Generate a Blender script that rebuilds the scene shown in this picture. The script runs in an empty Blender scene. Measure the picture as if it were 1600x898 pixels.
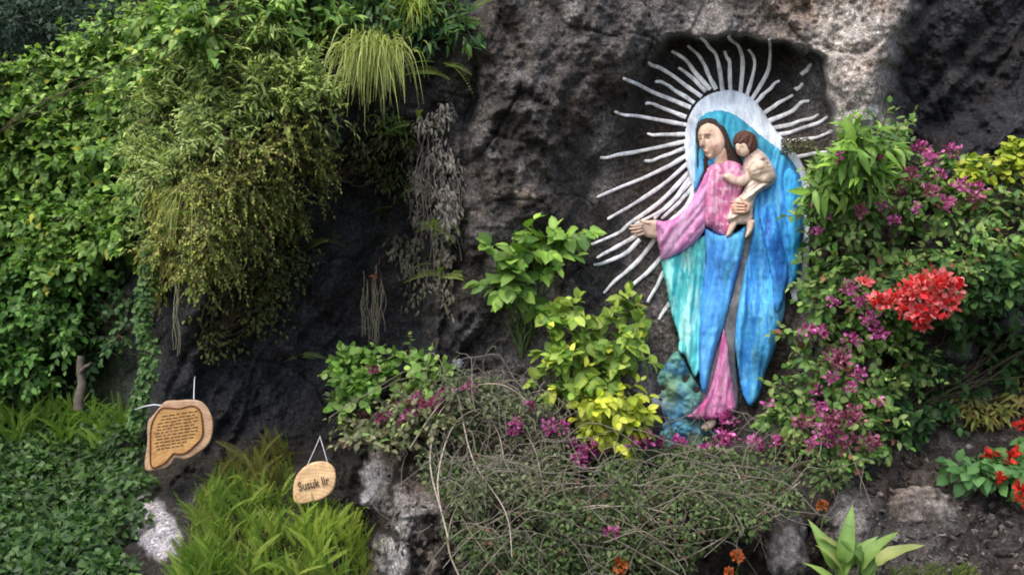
import bpy, math, random
import numpy as np
from mathutils import Matrix, Vector

# ------------------------------------------------------------------ camera, sky, sun, exposure
scene = bpy.context.scene
COL = scene.collection
F = 1840.0          # focal length in photograph pixels (1600 wide)
CZ = 1.75           # eye height above the verge
cam_data = bpy.data.cameras.new('camera')
cam_data.sensor_width = 36.0
cam_data.lens = 36.0 * F / 1600.0
cam_data.clip_start = 0.05
cam_data.clip_end = 3000.0
cam = bpy.data.objects.new('camera', cam_data)
cam.location = (0, 0, CZ)
cam.rotation_euler = (math.radians(90), 0, 0)
COL.objects.link(cam)
scene.camera = cam

SUN_EL, SUN_AZ = 58.0, -150.0      # azimuth measured from +Y clockwise: behind the camera, to the left
world = bpy.data.worlds.new('World'); scene.world = world
world.use_nodes = True
wn = world.node_tree
sky = wn.nodes.new('ShaderNodeTexSky')
sky.sky_type = 'NISHITA'; sky.sun_disc = False
sky.sun_elevation = math.radians(SUN_EL)
sky.sun_rotation = math.radians(SUN_AZ)
sky.air_density = 1.0; sky.dust_density = 4.0; sky.ozone_density = 1.0
bg = wn.nodes['Background']; bg.inputs['Strength'].default_value = 0.15
wn.links.new(sky.outputs[0], bg.inputs[0])

sun_data = bpy.data.lights.new('sun', 'SUN')
sun_data.energy = 1.0; sun_data.angle = math.radians(40); sun_data.color = (1.0, 0.965, 0.91)
sun = bpy.data.objects.new('sun', sun_data); COL.objects.link(sun)
_e, _a = math.radians(SUN_EL), math.radians(SUN_AZ)
sdir = Vector((math.sin(_a) * math.cos(_e), math.cos(_a) * math.cos(_e), math.sin(_e)))   # towards the sun
sun.rotation_euler = (-sdir).to_track_quat('-Z', 'Y').to_euler()
sun.location = sdir * 30

vs = scene.view_settings
vs.view_transform = 'Standard'; vs.look = 'None'; vs.gamma = 1.0; vs.use_curve_mapping = False
vs.exposure = 1.0
scene.cycles.filter_width = 1.8

rng = np.random.default_rng(11)
random.seed(5)

# ------------------------------------------------------------------ maths helpers
def P(u, v, y):
    u = np.asarray(u, float); v = np.asarray(v, float); y = np.asarray(y, float)
    return np.stack(np.broadcast_arrays((u - 800) * y / F, y, CZ - (v - 449) * y / F), -1)
def ss(a, b, x):
    t = np.clip((np.asarray(x, float) - a) / (b - a), 0, 1); return t * t * (3 - 2 * t)
def gs(x, c, s): return np.exp(-((x - c) / s) ** 2)
def _hash(ix, iy, seed):
    n = (ix.astype(np.int64) * 374761393 + iy.astype(np.int64) * 668265263 + seed * 1442695041) & 0xffffffff
    n = ((n ^ (n >> 13)) * 1274126177) & 0xffffffff
    return ((n ^ (n >> 16)) & 0xffff) / 65535.0
def vnoise(x, y, seed=0):
    x = np.asarray(x, float); y = np.asarray(y, float)
    ix = np.floor(x); iy = np.floor(y); fx = x - ix; fy = y - iy
    fx = fx * fx * (3 - 2 * fx); fy = fy * fy * (3 - 2 * fy)
    a = _hash(ix, iy, seed); b = _hash(ix + 1, iy, seed); c = _hash(ix, iy + 1, seed); d = _hash(ix + 1, iy + 1, seed)
    return (a * (1 - fx) + b * fx) * (1 - fy) + (c * (1 - fx) + d * fx) * fy
def fbm(x, y, o=4, seed=0):
    s = 0; a = 0.5; t = 0
    for k in range(o):
        s = s + a * vnoise(x * 2 ** k + 17.3 * k, y * 2 ** k + 9.1 * k, seed + k); t += a; a *= 0.5
    return s / t
def ridged(x, y, o=3, seed=0):
    s = 0; a = 0.5; t = 0
    for k in range(o):
        s = s + a * (1 - np.abs(2 * vnoise(x * 2 ** k + 5.7 * k, y * 2 ** k + 3.3 * k, seed + k) - 1)); t += a; a *= 0.5
    return s / t
def worley(x, y, seed=0):
    x = np.asarray(x, float); y = np.asarray(y, float); ix = np.floor(x); iy = np.floor(y); m = np.full(x.shape, 9.0)
    for i in (-1, 0, 1):
        for j in (-1, 0, 1):
            cx = ix + i + _hash(ix + i, iy + j, seed); cy = iy + j + _hash(ix + i, iy + j, seed + 7)
            m = np.minimum(m, (cx - x) ** 2 + (cy - y) ** 2)
    return np.sqrt(m)
def catmull(pts, n=6, closed=True):
    p = np.array(pts, float); N = len(p); out = []
    for i in range(N if closed else N - 1):
        if closed: a, b, c, d = p[i - 1], p[i], p[(i + 1) % N], p[(i + 2) % N]
        else: a, b, c, d = p[max(i - 1, 0)], p[i], p[i + 1], p[min(i + 2, N - 1)]
        for t in np.arange(n) / n:
            out.append(0.5 * (2 * b + (c - a) * t + (2 * a - 5 * b + 4 * c - d) * t * t + (3 * b - a - 3 * c + d) * t ** 3))
    if not closed: out.append(p[-1])
    return np.array(out)
def poly_sd(x, y, poly, near=False):
    """signed distance to a polygon, positive inside; optionally the nearest boundary point"""
    x = np.asarray(x, float); y = np.asarray(y, float); p = np.asarray(poly, float)
    ins = np.zeros(x.shape, bool); best = np.full(x.shape, 1e18); nx = np.zeros(x.shape); ny = np.zeros(x.shape)
    for i in range(len(p)):
        ax, ay = p[i - 1]; bx, by = p[i]
        dx, dy = bx - ax, by - ay; L = dx * dx + dy * dy + 1e-12
        t = np.clip(((x - ax) * dx + (y - ay) * dy) / L, 0, 1); qx = ax + t * dx; qy = ay + t * dy
        d = (x - qx) ** 2 + (y - qy) ** 2; m = d < best
        best = np.where(m, d, best)
        if near: nx = np.where(m, qx, nx); ny = np.where(m, qy, ny)
        if ay != by: ins ^= ((ay > y) != (by > y)) & (x < dx * (y - ay) / (dy if dy else 1e-12) + ax)
    sd = np.sqrt(best) * np.where(ins, 1, -1)
    return (sd, nx, ny) if near else sd

# ------------------------------------------------------------------ object helpers
def mesh_np(name, V, Fc, colors=None, smooth=True):
    V = np.ascontiguousarray(V, np.float32); Fc = np.ascontiguousarray(Fc, np.int32)
    k = Fc.shape[1]; me = bpy.data.meshes.new(name)
    me.vertices.add(len(V)); me.vertices.foreach_set('co', V.ravel())
    me.loops.add(Fc.size); me.loops.foreach_set('vertex_index', Fc.ravel())
    me.polygons.add(len(Fc)); me.polygons.foreach_set('loop_start', np.arange(0, Fc.size, k, dtype=np.int32))
    me.polygons.foreach_set('use_smooth', np.full(len(Fc), smooth, bool))
    me.update(calc_edges=True)
    if colors is not None:
        at = me.color_attributes.new('tint', 'FLOAT_COLOR', 'POINT')
        c = np.ones((len(V), 4), np.float32); c[:, :3] = np.broadcast_to(np.asarray(colors, np.float32), (len(V), 3))
        at.data.foreach_set('color', c.ravel())
    return me
def link(name, me, mat=None, parent=None, loc=None):
    o = bpy.data.objects.new(name, me); COL.objects.link(o)
    if mat is not None and me is not None and not me.materials: me.materials.append(mat)
    if parent is not None: o.parent = parent
    if loc is not None: o.location = loc
    return o
def tag(o, label=None, cat=None, group=None, kind=None):
    if label: o['label'] = label
    if cat: o['category'] = cat
    if group: o['group'] = group
    if kind: o['kind'] = kind
    return o
def thing(name, label, cat, loc=(0, 0, 0), group=None):
    o = bpy.data.objects.new(name, None); COL.objects.link(o); o.location = loc; o.empty_display_size = 0.1
    return tag(o, label, cat, group)
def tube_geo(paths, sides=5):
    """paths: list of (pts Nx3, radii N) -> verts, quad faces"""
    Vs = []; Fs = []; off = 0
    ang = np.arange(sides) * 2 * math.pi / sides
    for pts, rad in paths:
        pts = np.asarray(pts, float); n = len(pts); rad = np.broadcast_to(rad, (n,))
        t = np.gradient(pts, axis=0); t /= np.linalg.norm(t, axis=1, keepdims=True) + 1e-9
        ref = np.where(np.abs(t[:, 1:2]) < 0.9, np.array([[0, 1.0, 0]]), np.array([[1.0, 0, 0]]))
        a = np.cross(t, ref); a /= np.linalg.norm(a, axis=1, keepdims=True) + 1e-9; b = np.cross(t, a)
        ring = pts[:, None, :] + rad[:, None, None] * (np.cos(ang)[None, :, None] * a[:, None, :] + np.sin(ang)[None, :, None] * b[:, None, :])
        Vs.append(ring.reshape(-1, 3))
        i = np.arange(n - 1)[:, None] * sides; j = np.arange(sides)[None, :]; j2 = (j + 1) % sides
        Fs.append(np.stack([i + j, i + j2, i + sides + j2, i + sides + j], -1).reshape(-1, 4) + off); off += n * sides
    return np.concatenate(Vs), np.concatenate(Fs)
def tubes(name, paths, mat, parent, base=(0, 0, 0), color=(1, 1, 1), sides=5):
    V, Fc = tube_geo(paths, sides)
    return link(name, mesh_np(name, V - np.array(base), Fc, color), mat, parent)

# ------------------------------------------------------------------ materials
def new_mat(name):
    m = bpy.data.materials.new(name); m.use_nodes = True
    nt = m.node_tree; return m, nt, nt.nodes, nt.links, nt.nodes['Principled BSDF']
def mixc(nt, blend, fac, a, b):
    n = nt.nodes.new('ShaderNodeMix'); n.data_type = 'RGBA'; n.blend_type = blend
    for sock, val in ((n.inputs[0], fac), (n.inputs[6], a), (n.inputs[7], b)):
        if hasattr(val, 'is_linked'): nt.links.new(val, sock)
        else: sock.default_value = val if isinstance(val, (int, float)) else (*val, 1)
    return n.outputs[2]
def noise_n(nt, scale, detail=4, rough=0.55, vec=None):
    n = nt.nodes.new('ShaderNodeTexNoise'); n.inputs['Scale'].default_value = scale
    n.inputs['Detail'].default_value = detail; n.inputs['Roughness'].default_value = rough
    if vec is not None: nt.links.new(vec, n.inputs['Vector'])
    return n
def ramp(nt, sock, stops):
    r = nt.nodes.new('ShaderNodeValToRGB'); nt.links.new(sock, r.inputs[0])
    e = r.color_ramp.elements
    e[0].position, e[0].color = stops[0][0], (*stops[0][1], 1); e[1].position, e[1].color = stops[-1][0], (*stops[-1][1], 1)
    for p, c in stops[1:-1]:
        x = e.new(p); x.color = (*c, 1)
    return r.outputs[0]
def attr_n(nt, name='tint'):
    a = nt.nodes.new('ShaderNodeAttribute'); a.attribute_name = name; return a.outputs['Color']

def leaf_material(name, rough=0.52, trans=0.34, gloss=0.38):
    m, nt, N, L, b = new_mat(name)
    oi = N.new('ShaderNodeObjectInfo')
    geo = N.new('ShaderNodeNewGeometry')
    c = mixc(nt, 'MULTIPLY', 1.0, attr_n(nt), oi.outputs['Color'])
    nz = noise_n(nt, 9.0, 3, 0.6, geo.outputs['Position'])
    c = mixc(nt, 'MULTIPLY', 1.0, c, ramp(nt, nz.outputs[0], [(0.3, (0.72, 0.76, 0.7)), (0.7, (1.2, 1.16, 1.1))]))
    L.new(c, b.inputs['Base Color']); b.inputs['Roughness'].default_value = rough
    b.inputs['Specular IOR Level'].default_value = gloss
    tr = N.new('ShaderNodeBsdfTranslucent'); L.new(mixc(nt, 'MULTIPLY', 1.0, c, (1.15, 1.25, 0.6)), tr.inputs['Color'])
    mx = N.new('ShaderNodeMixShader'); mx.inputs[0].default_value = trans
    L.new(b.outputs[0], mx.inputs[1]); L.new(tr.outputs[0], mx.inputs[2])
    L.new(mx.outputs[0], N['Material Output'].inputs['Surface'])
    return m
M_LEAF = leaf_material('leaf')
M_PETAL = leaf_material('petal', 0.6, 0.35, 0.25)
M_MOSSY = leaf_material('dull_leaf', 0.7, 0.2, 0.2)

def rock_material(name, fine=1.0, bump=0.95):
    m, nt, N, L, b = new_mat(name)
    tc = N.new('ShaderNodeTexCoord'); v = tc.outputs['Object']
    n1 = noise_n(nt, 7.0, 8, 0.68, v); n2 = noise_n(nt, 38.0, 6, 0.7, v); n3 = noise_n(nt, 2.2, 5, 0.6, v); n4 = noise_n(nt, 95.0, 5, 0.75, v)
    vo = N.new('ShaderNodeTexVoronoi'); vo.inputs['Scale'].default_value = 26; L.new(v, vo.inputs['Vector'])
    c = attr_n(nt)
    c = mixc(nt, 'MULTIPLY', 1.0, c, ramp(nt, n1.outputs[0], [(0.34, (0.55, 0.53, 0.52)), (0.5, (0.95, 0.94, 0.93)), (0.66, (1.4, 1.4, 1.4))]))
    c = mixc(nt, 'MULTIPLY', fine, c, ramp(nt, n2.outputs[0], [(0.36, (0.42, 0.41, 0.40)), (0.52, (1, 1, 1)), (0.66, (1.65, 1.62, 1.6))]))
    c = mixc(nt, 'MULTIPLY', 0.9, c, ramp(nt, n3.outputs[0], [(0.35, (0.8, 0.7, 0.62)), (0.5, (1, 1, 1)), (0.66, (1.08, 1.12, 1.18))]))
    c = mixc(nt, 'MULTIPLY', fine, c, ramp(nt, n4.outputs[0], [(0.36, (0.4, 0.4, 0.4)), (0.5, (0.95, 0.95, 0.95)), (0.64, (1.75, 1.74, 1.72))]))
    L.new(c, b.inputs['Base Color']); b.inputs['Roughness'].default_value = 0.9
    b.inputs['Specular IOR Level'].default_value = 0.25
    ad = N.new('ShaderNodeMath'); ad.operation = 'ADD'; L.new(n2.outputs[0], ad.inputs[0])
    ml = N.new('ShaderNodeMath'); ml.operation = 'MULTIPLY'; ml.inputs[1].default_value = 0.8; L.new(vo.outputs['Distance'], ml.inputs[0]); L.new(ml.outputs[0], ad.inputs[1])
    bp = N.new('ShaderNodeBump'); bp.inputs['Strength'].default_value = bump; bp.inputs['Distance'].default_value = 0.03
    L.new(ad.outputs[0], bp.inputs['Height']); L.new(bp.outputs[0], b.inputs['Normal'])
    return m
M_ROCK = rock_material('cliff_rock')
M_STONE = rock_material('loose_stone', 0.7, 0.4)

def paint_material(name):
    m, nt, N, L, b = new_mat(name)
    tc = N.new('ShaderNodeTexCoord'); v = tc.outputs['Object']
    mp = N.new('ShaderNodeMapping'); mp.inputs['Scale'].default_value = (1.0, 1.0, 0.35); L.new(v, mp.inputs['Vector'])
    n1 = noise_n(nt, 26.0, 6, 0.65, mp.outputs[0]); n2 = noise_n(nt, 90.0, 4, 0.7, v)
    c = mixc(nt, 'MULTIPLY', 1.0, attr_n(nt), ramp(nt, n1.outputs[0], [(0.33, (0.66, 0.7, 0.74)), (0.5, (1, 1, 1)), (0.7, (1.22, 1.2, 1.18))]))
    n5 = noise_n(nt, 6.0, 6, 0.7, mp.outputs[0])
    c = mixc(nt, 'MULTIPLY', 1.0, c, ramp(nt, n5.outputs[0], [(0.34, (0.62, 0.63, 0.63)), (0.5, (1, 1, 1)), (0.7, (1.1, 1.1, 1.1))]))
    wear = ramp(nt, n2.outputs[0], [(0.60, (0, 0, 0)), (0.68, (1, 1, 1))])
    w2 = N.new('ShaderNodeMath'); w2.operation = 'MULTIPLY'; w2.inputs[1].default_value = 0.5; L.new(wear, w2.inputs[0])
    c = mixc(nt, 'MIX', w2.outputs[0], c, (0.33, 0.34, 0.35))
    L.new(c, b.inputs['Base Color']); b.inputs['Roughness'].default_value = 0.62; b.inputs['Specular IOR Level'].default_value = 0.3
    bp = N.new('ShaderNodeBump'); bp.inputs['Strength'].default_value = 0.35; bp.inputs['Distance'].default_value = 0.012
    L.new(n2.outputs[0], bp.inputs['Height']); L.new(bp.outputs[0], b.inputs['Normal'])
    return m
M_PAINT = paint_material('chalky_paint')

def simple_mat(name, rough=0.8, amp=(0.6, 1.35), scale=30, stretch=(1, 1, 1), bump=0.3):
    m, nt, N, L, b = new_mat(name)
    tc = N.new('ShaderNodeTexCoord'); mp = N.new('ShaderNodeMapping'); mp.inputs['Scale'].default_value = stretch
    L.new(tc.outputs['Object'], mp.inputs['Vector']); n1 = noise_n(nt, scale, 5, 0.6, mp.outputs[0])
    c = mixc(nt, 'MULTIPLY', 1.0, attr_n(nt), ramp(nt, n1.outputs[0], [(0.3, (amp[0],) * 3), (0.7, (amp[1],) * 3)]))
    L.new(c, b.inputs['Base Color']); b.inputs['Roughness'].default_value = rough; b.inputs['Specular IOR Level'].default_value = 0.25
    bp = N.new('ShaderNodeBump'); bp.inputs['Strength'].default_value = bump; bp.inputs['Distance'].default_value = 0.006
    L.new(n1.outputs[0], bp.inputs['Height']); L.new(bp.outputs[0], b.inputs['Normal'])
    return m
M_BARK = simple_mat('bark')
M_CORD = simple_mat('cord', 0.7, (0.8, 1.1), 200)
def wood_material(name):
    m, nt, N, L, b = new_mat(name)
    tc = N.new('ShaderNodeTexCoord'); mp = N.new('ShaderNodeMapping'); mp.inputs['Scale'].default_value = (1.0, 0.4, 1.6); mp.inputs['Rotation'].default_value = (0, 0.5, 0)
    L.new(tc.outputs['Object'], mp.inputs['Vector'])
    w = N.new('ShaderNodeTexWave'); w.wave_type = 'RINGS'; w.rings_direction = 'Y'; w.inputs['Scale'].default_value = 9; w.inputs['Distortion'].default_value = 5; w.inputs['Detail'].default_value = 3
    L.new(mp.outputs[0], w.inputs['Vector']); n1 = noise_n(nt, 14, 5, 0.6, tc.outputs['Object'])
    c = mixc(nt, 'MULTIPLY', 1.0, attr_n(nt), ramp(nt, w.outputs[0], [(0.0, (0.88, 0.84, 0.78)), (1.0, (1.05, 1.05, 1.05))]))
    c = mixc(nt, 'MULTIPLY', 1.0, c, ramp(nt, n1.outputs[0], [(0.3, (0.62, 0.55, 0.5)), (0.65, (1.15, 1.15, 1.12))]))
    L.new(c, b.inputs['Base Color']); b.inputs['Roughness'].default_value = 0.45
    return m
M_WOOD = wood_material('varnished_wood')

# ------------------------------------------------------------------ THE CLIFF (setting)
HOLLOW = [(300, 520), (400, 370), (470, 265), (545, 200), (620, 195), (676, 240), (690, 420), (690, 540), (700, 610), (640, 650), (560, 690), (500, 740), (420, 765), (335, 760), (268, 650), (262, 560)]
NICHE = [(868, 250), (880, 165), (935, 100), (1005, 64), (1060, 52), (1120, 56), (1180, 57), (1232, 62), (1250, 76), (1268, 74), (1290, 98), (1302, 150), (1306, 220), (1302, 320), (1290, 460), (1270, 740), (990, 760), (950, 580), (885, 480), (862, 400), (856, 320)]
OVER = [(215, -900), (640, -900), (640, 60), (610, 150), (520, 190), (450, 230), (400, 300), (330, 420), (270, 440), (225, 380), (205, 250)]
def cliff_base(u, v):
    u = np.asarray(u, float); v = np.asarray(v, float)
    wx = u + 26 * (fbm(u / 70, v / 70, 3, 40) - 0.5) * 2; wy = v + 26 * (fbm(u / 70, v / 70, 3, 50) - 0.5) * 2
    D = np.full(u.shape, 8.0)
    D = D + 1.5 * ss(330, 120, wx) * ss(1000, 600, v)
    corner = ss(215, 150, u) * ss(120, 85, v); D = D + 9.0 * corner
    h = ss(-10, 60, poly_sd(wx, wy, HOLLOW)); D = D + 0.48 * h
    o = ss(-35, 50, poly_sd(wx, wy, OVER)); D = D - 0.35 * o
    D = D + 0.16 * gs(wx + .10 * (v - 300) + 24 * (fbm(u / 24, v / 40, 3, 201) - .5), 722, 11) * ss(40, 160, v) * ss(640, 560, v)
    D = D - 0.22 * np.exp(-((u - 815) / 95) ** 2 - ((v - 190) / 260) ** 2)
    D = D - 0.15 * np.exp(-((u - 770) / 60) ** 2 - ((v - 480) / 130) ** 2)
    nw = u + 10 * (fbm(u / 30, v / 30, 3, 60) - 0.5) * 2; nz = v + 12 * (fbm(u / 30, v / 30, 3, 70) - 0.5) * 2
    sd = poly_sd(nw, nz, NICHE)
    soft = 16 + 190 * ss(1060, 940, u) + 50 * ss(420, 560, v)
    n = np.clip((sd + 4) / soft, 0, 1); n = n * n * (3 - 2 * n); D = D + 0.32 * n
    D = D - 0.10 * np.exp(-((u - 1340) / 60) ** 2 - ((v - 80) / 140) ** 2)
    dr = ss(1378, 1436, wx + 0.12 * (v - 60) + 18 * (fbm(u / 18, v / 18, 3, 191) - .5)) * ss(420, 260, v); D = D + 0.75 * dr
    D = D - 0.55 * dr * ss(-30, 70, (v - 225) + (u - 1440) * 0.62 + 40 * (fbm(u / 60, v / 60, 3, 81) - 0.5))
    D = D + 0.45 * np.exp(-((u - 1560) / 120) ** 2 - ((v - 560) / 70) ** 2)
    led = ss(560, 640, u) * ss(1420, 1300, u); D = D - 0.75 * ss(680, 810, v) * led
    D = D - 1.0 * ss(620, 930, v) * ss(1280, 1400, u)
    D = D - 1.35 * ss(660, 930, v) * ss(600, 500, u) 
    D = D - 1.3 * ss(880, 1150, v)
    D = D - .16 * np.exp(-((u - 232) / 45) ** 4 - ((v - 800) / 75) ** 4) - .14 * np.exp(-((u - 582) / 30) ** 4 - ((v - 745) / 48) ** 4) - .12 * np.exp(-((u - 614) / 36) ** 4 - ((v - 866) / 38) ** 4)
    return D, n, h, dr, corner
def cliffD(u, v):
    D, n, h, dr, corner = cliff_base(u, v)
    u = np.asarray(u, float); v = np.asarray(v, float)
    k = 1 - 0.62 * n
    pl = .45 + .75 * ss(.40, .60, fbm(u / 120 + 3, v / 150, 3, 221)) * (1 - .6 * np.exp(-((u - 1340) / 70) ** 2 - ((v - 90) / 140) ** 2))
    # folds run down to the left; lumps, joints and fine pitting ride on them
    wu = u + 60 * (fbm(u / 130, v / 130, 3, 101) - .5); wv = v + 60 * (fbm(u / 130, v / 130, 3, 111) - .5)
    a = (wu * .86 + wv * .5); c_ = (wv * .86 - wu * .5)
    fold = ridged(a / 105, c_ / 330, 3, 121) - .6
    fine = ridged(a / 34, c_ / 95, 4, 131) - .6
    lump = .5 - worley(wu / 44, wv / 52, 141)
    crack = np.exp(-((vnoise(a / 120, c_ / 210, 151) - .5) / .018) ** 2) + .7 * np.exp(-((vnoise(wu / 75 + 9, wv / 90, 161) - .5) / .016) ** 2)
    rough = 0.30 * (fbm(u / 150, v / 150, 3, 1) - 0.5) - 0.26 * k * (1 + 1.0 * h) * fold - 0.11 * k * pl * (1 + .8 * h) * fine - 0.07 * k * pl * lump + 0.05 * k * crack \
        + 0.13 * k * pl * (fbm(u / 17, v / 19, 4, 3) - 0.5) - 0.045 * k * pl * (ridged(u / 13 + wv / 40, v / 15, 3, 211) - .6) + 0.03 * k * np.clip(0.5 - worley(u / 11, v / 11, 4), 0, 1) * ss(.45, .6, fbm(u / 80, v / 80, 3, 171))
    rough = rough + 0.14 * dr * (ridged((u + v * 0.9) / 40, (v - 0.6 * u) / 160, 3, 9) - 0.6)
    return D + rough * (1 - 0.25 * n)
def cliff_color(u, v):
    D, n, h, dr, corner = cliff_base(u, v)
    def mixv(a, b, t): return a * (1 - t[..., None]) + np.array(b) * t[..., None]
    c = np.broadcast_to(np.array([0.115, 0.107, 0.102]), u.shape + (3,)).copy()
    t = fbm(u / 90, v / 90, 4, 21)
    c = mixv(c, (0.05, 0.046, 0.043), ss(0.45, 0.62, t))
    c = mixv(c, (0.24, 0.225, 0.212), ss(0.57, 0.68, fbm(u / 55, v / 75, 4, 22)) * 0.75)
    c = mixv(c, (0.50, 0.46, 0.425), ss(1225, 1275, u + 16 * (t - .5)) * ss(1440, 1400, u) * ss(260, 180, v) * 0.85)
    c = mixv(c, (0.35, 0.30, 0.27), ss(1130, 1190, u) * ss(1300, 1240, u) * ss(75, 50, v) * 0.7)
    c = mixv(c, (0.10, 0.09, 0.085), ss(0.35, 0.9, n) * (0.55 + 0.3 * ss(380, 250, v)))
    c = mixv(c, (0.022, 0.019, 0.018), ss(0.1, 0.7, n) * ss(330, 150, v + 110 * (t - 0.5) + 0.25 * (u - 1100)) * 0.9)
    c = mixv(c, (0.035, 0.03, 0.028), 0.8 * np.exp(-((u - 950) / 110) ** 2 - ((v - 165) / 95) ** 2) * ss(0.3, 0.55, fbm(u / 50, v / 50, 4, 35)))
    c = mixv(c, (0.03, 0.045, 0.02), ss(300, 200, u))
    c = mixv(c, (0.20, 0.19, 0.19), ss(0.5, 0.9, n) * np.exp(-((u - 1272) / 26) ** 2 - ((v - 140) / 60) ** 2) * 0.8)
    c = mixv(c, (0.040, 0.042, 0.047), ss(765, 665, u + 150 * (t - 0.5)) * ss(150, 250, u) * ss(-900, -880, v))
    c = mixv(c, (0.085, 0.075, 0.07), ss(0.5, 0.62, fbm(u / 40, v / 60, 4, 25)) * ss(560, 640, u) * ss(735, 700, u) * 0.6)
    c = mixv(c, (0.030, 0.031, 0.036), dr)
    c = mixv(c, (0.055, 0.056, 0.062), dr * ss(0.5, 0.65, fbm(u / 60, v / 30, 4, 27)) * 0.7)
    bank = ss(1330, 1400, u + 40 * (t - .5)) * ss(0, 45, v - 700 + (u - 1340) * .42); c = mixv(c, (0.048, 0.041, 0.037), bank)
    c = mixv(c, (0.095, 0.086, 0.081), bank * ss(0.5, 0.62, fbm(u / 60, v / 45, 4, 29)) * 0.8)
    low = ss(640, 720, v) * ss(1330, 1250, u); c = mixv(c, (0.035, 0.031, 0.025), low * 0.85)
    c = mixv(c, (0.30, 0.285, 0.27), low * ss(560, 585, u) * ss(720, 680, u) * ss(0.52, 0.6, fbm(u / 45, v / 55, 4, 31)) * 0.8)
    spl = fbm(u / 26, v / 34, 4, 181)
    for (x, y_, sx, sy, sk, colr) in ((232, 800, 30, 62, -.35, (.40, .38, .39)), (578, 742, 20, 42, .1, (.58, .58, .59)), (614, 866, 30, 34, 0, (.52, .52, .54)), (655, 760, 26, 30, 0, (.22, .2, .19))):
        dd = np.sqrt(((u - x - sk * (y_ - v)) / sx) ** 2 + ((v - y_) / sy) ** 2)
        c = mixv(c, colr, ss(1.15, .75, dd + 1.6 * (spl - .5)))
    c = mixv(c, (0.02, 0.04, 0.02), corner)
    return c
gu = np.concatenate([np.linspace(-1500, -310, 60), np.arange(-300, 0, 6), np.arange(0, 1602, 2.6), np.arange(1606, 2000, 5), np.linspace(2010, 3000, 60)])
gv = np.concatenate([np.linspace(-1100, -8, 60), np.arange(0, 900, 2.6), np.linspace(906, 1190, 30)])
U, Vv = np.meshgrid(gu, gv)
Dg = cliffD(U, Vv)
pos = P(U, Vv, Dg).reshape(-1, 3)
nu, nv = len(gu), len(gv)
ii = (np.arange(nv - 1)[:, None] * nu + np.arange(nu - 1)[None, :]).ravel()
quads = np.stack([ii, ii + nu, ii + nu + 1, ii + 1], -1)
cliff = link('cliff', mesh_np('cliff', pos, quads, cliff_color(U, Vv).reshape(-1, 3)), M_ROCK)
tag(cliff, 'rugged grey and black rock face with shallow niche and dark hollow', None, None, 'structure')

# verge the photographer stands on, running out to the horizon
m, nt, N, L, b = new_mat('verge_ground')
tc = N.new('ShaderNodeTexCoord'); n1 = noise_n(nt, 1.3, 6, 0.65, tc.outputs['Object'])
L.new(ramp(nt, n1.outputs[0], [(0.35, (0.045, 0.055, 0.022)), (0.55, (0.09, 0.085, 0.06)), (0.7, (0.12, 0.11, 0.09))]), b.inputs['Base Color']); b.inputs['Roughness'].default_value = 0.95
g = link('ground', mesh_np('ground', [(-900, -1500, -0.06), (900, -1500, -0.06), (900, 400, -0.06), (-900, 400, -0.06)], [[0, 1, 2, 3]], (1, 1, 1)), m)
tag(g, 'level grassy verge in front of the cliff', None, None, 'structure')

# ------------------------------------------------------------------ THE PAINTED RELIEF in the niche
def relief_base(u, v):
    D = cliff_base(u, v)[0]
    return D + 0.225 * (fbm(np.asarray(u) / 150, np.asarray(v) / 150, 3, 1) - 0.5)
RB = P(1130, 690, 8.3)
relief = thing('painted_relief', 'painted plaster relief of a woman in blue mantle holding a child, white rays around her', 'relief', RB)
def puff(name, poly, base, thick, width, color, parent=relief, folds=None, step=2.0, hf=None, loc=RB, mat=M_PAINT, smoothn=6):
    """a modelled plaster piece: outline in the wall, rounded rim, folds on its face, painted"""
    p = catmull(poly, smoothn)
    u0, v0 = p.min(0) - step * 1.5; u1, v1 = p.max(0) + step * 1.5
    us = np.arange(u0, u1 + step, step); vs_ = np.arange(v0, v1 + step, step)
    Ug, Vg = np.meshgrid(us, vs_); sd, nx, ny = poly_sd(Ug, Vg, p, True)
    ins = sd > 0; n1, n2 = Ug.shape
    cell = ins[:-1, :-1] | ins[1:, :-1] | ins[:-1, 1:] | ins[1:, 1:]
    out = ~ins; Uu = np.where(out, nx, Ug); Vu = np.where(out, ny, Vg); d = np.where(out, 0, sd)
    prof = np.sqrt(np.clip(1 - (1 - np.clip(d / width, 0, 1)) ** 2, 0, 1))
    h = base + thick * prof
    f = np.zeros_like(h)
    if folds is not None: f = folds(Uu, Vu) + .022 * (ridged(Uu / 9 + 3, Vu / 22, 3, 301) - .6); h = h + f * np.clip(d / 6, 0, 1)
    if hf is not None: h = h + hf(Uu, Vu) * np.clip(d / 3, 0, 1)
    h = .03 + .68 * h
    h = h + 0.006 * (fbm(Uu / 5, Vu / 7, 3, 91) - 0.5)
    y = np.where(out, relief_base(Uu, Vu) + 0.06, relief_base(Uu, Vu) - h)
    # colour
    c = color(Uu, Vu, d, f) if callable(color) else np.broadcast_to(np.array(color, float), Uu.shape + (3,))
    idx = np.full(Ug.shape, -1); r, q = np.nonzero(cell)
    used = np.zeros(Ug.shape, bool)
    for a, b_ in ((0, 0), (1, 0), (0, 1), (1, 1)): used[r + a, q + b_] = True
    idx[used] = np.arange(used.sum())
    V3 = P(Uu, Vu, y)[used] - loc; C3 = np.clip(c, 0, 1)[used]
    Fc = np.stack([idx[r, q], idx[r + 1, q], idx[r + 1, q + 1], idx[r, q + 1]], -1)
    return link(name, mesh_np(name, V3, Fc, C3), mat, parent)
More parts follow.
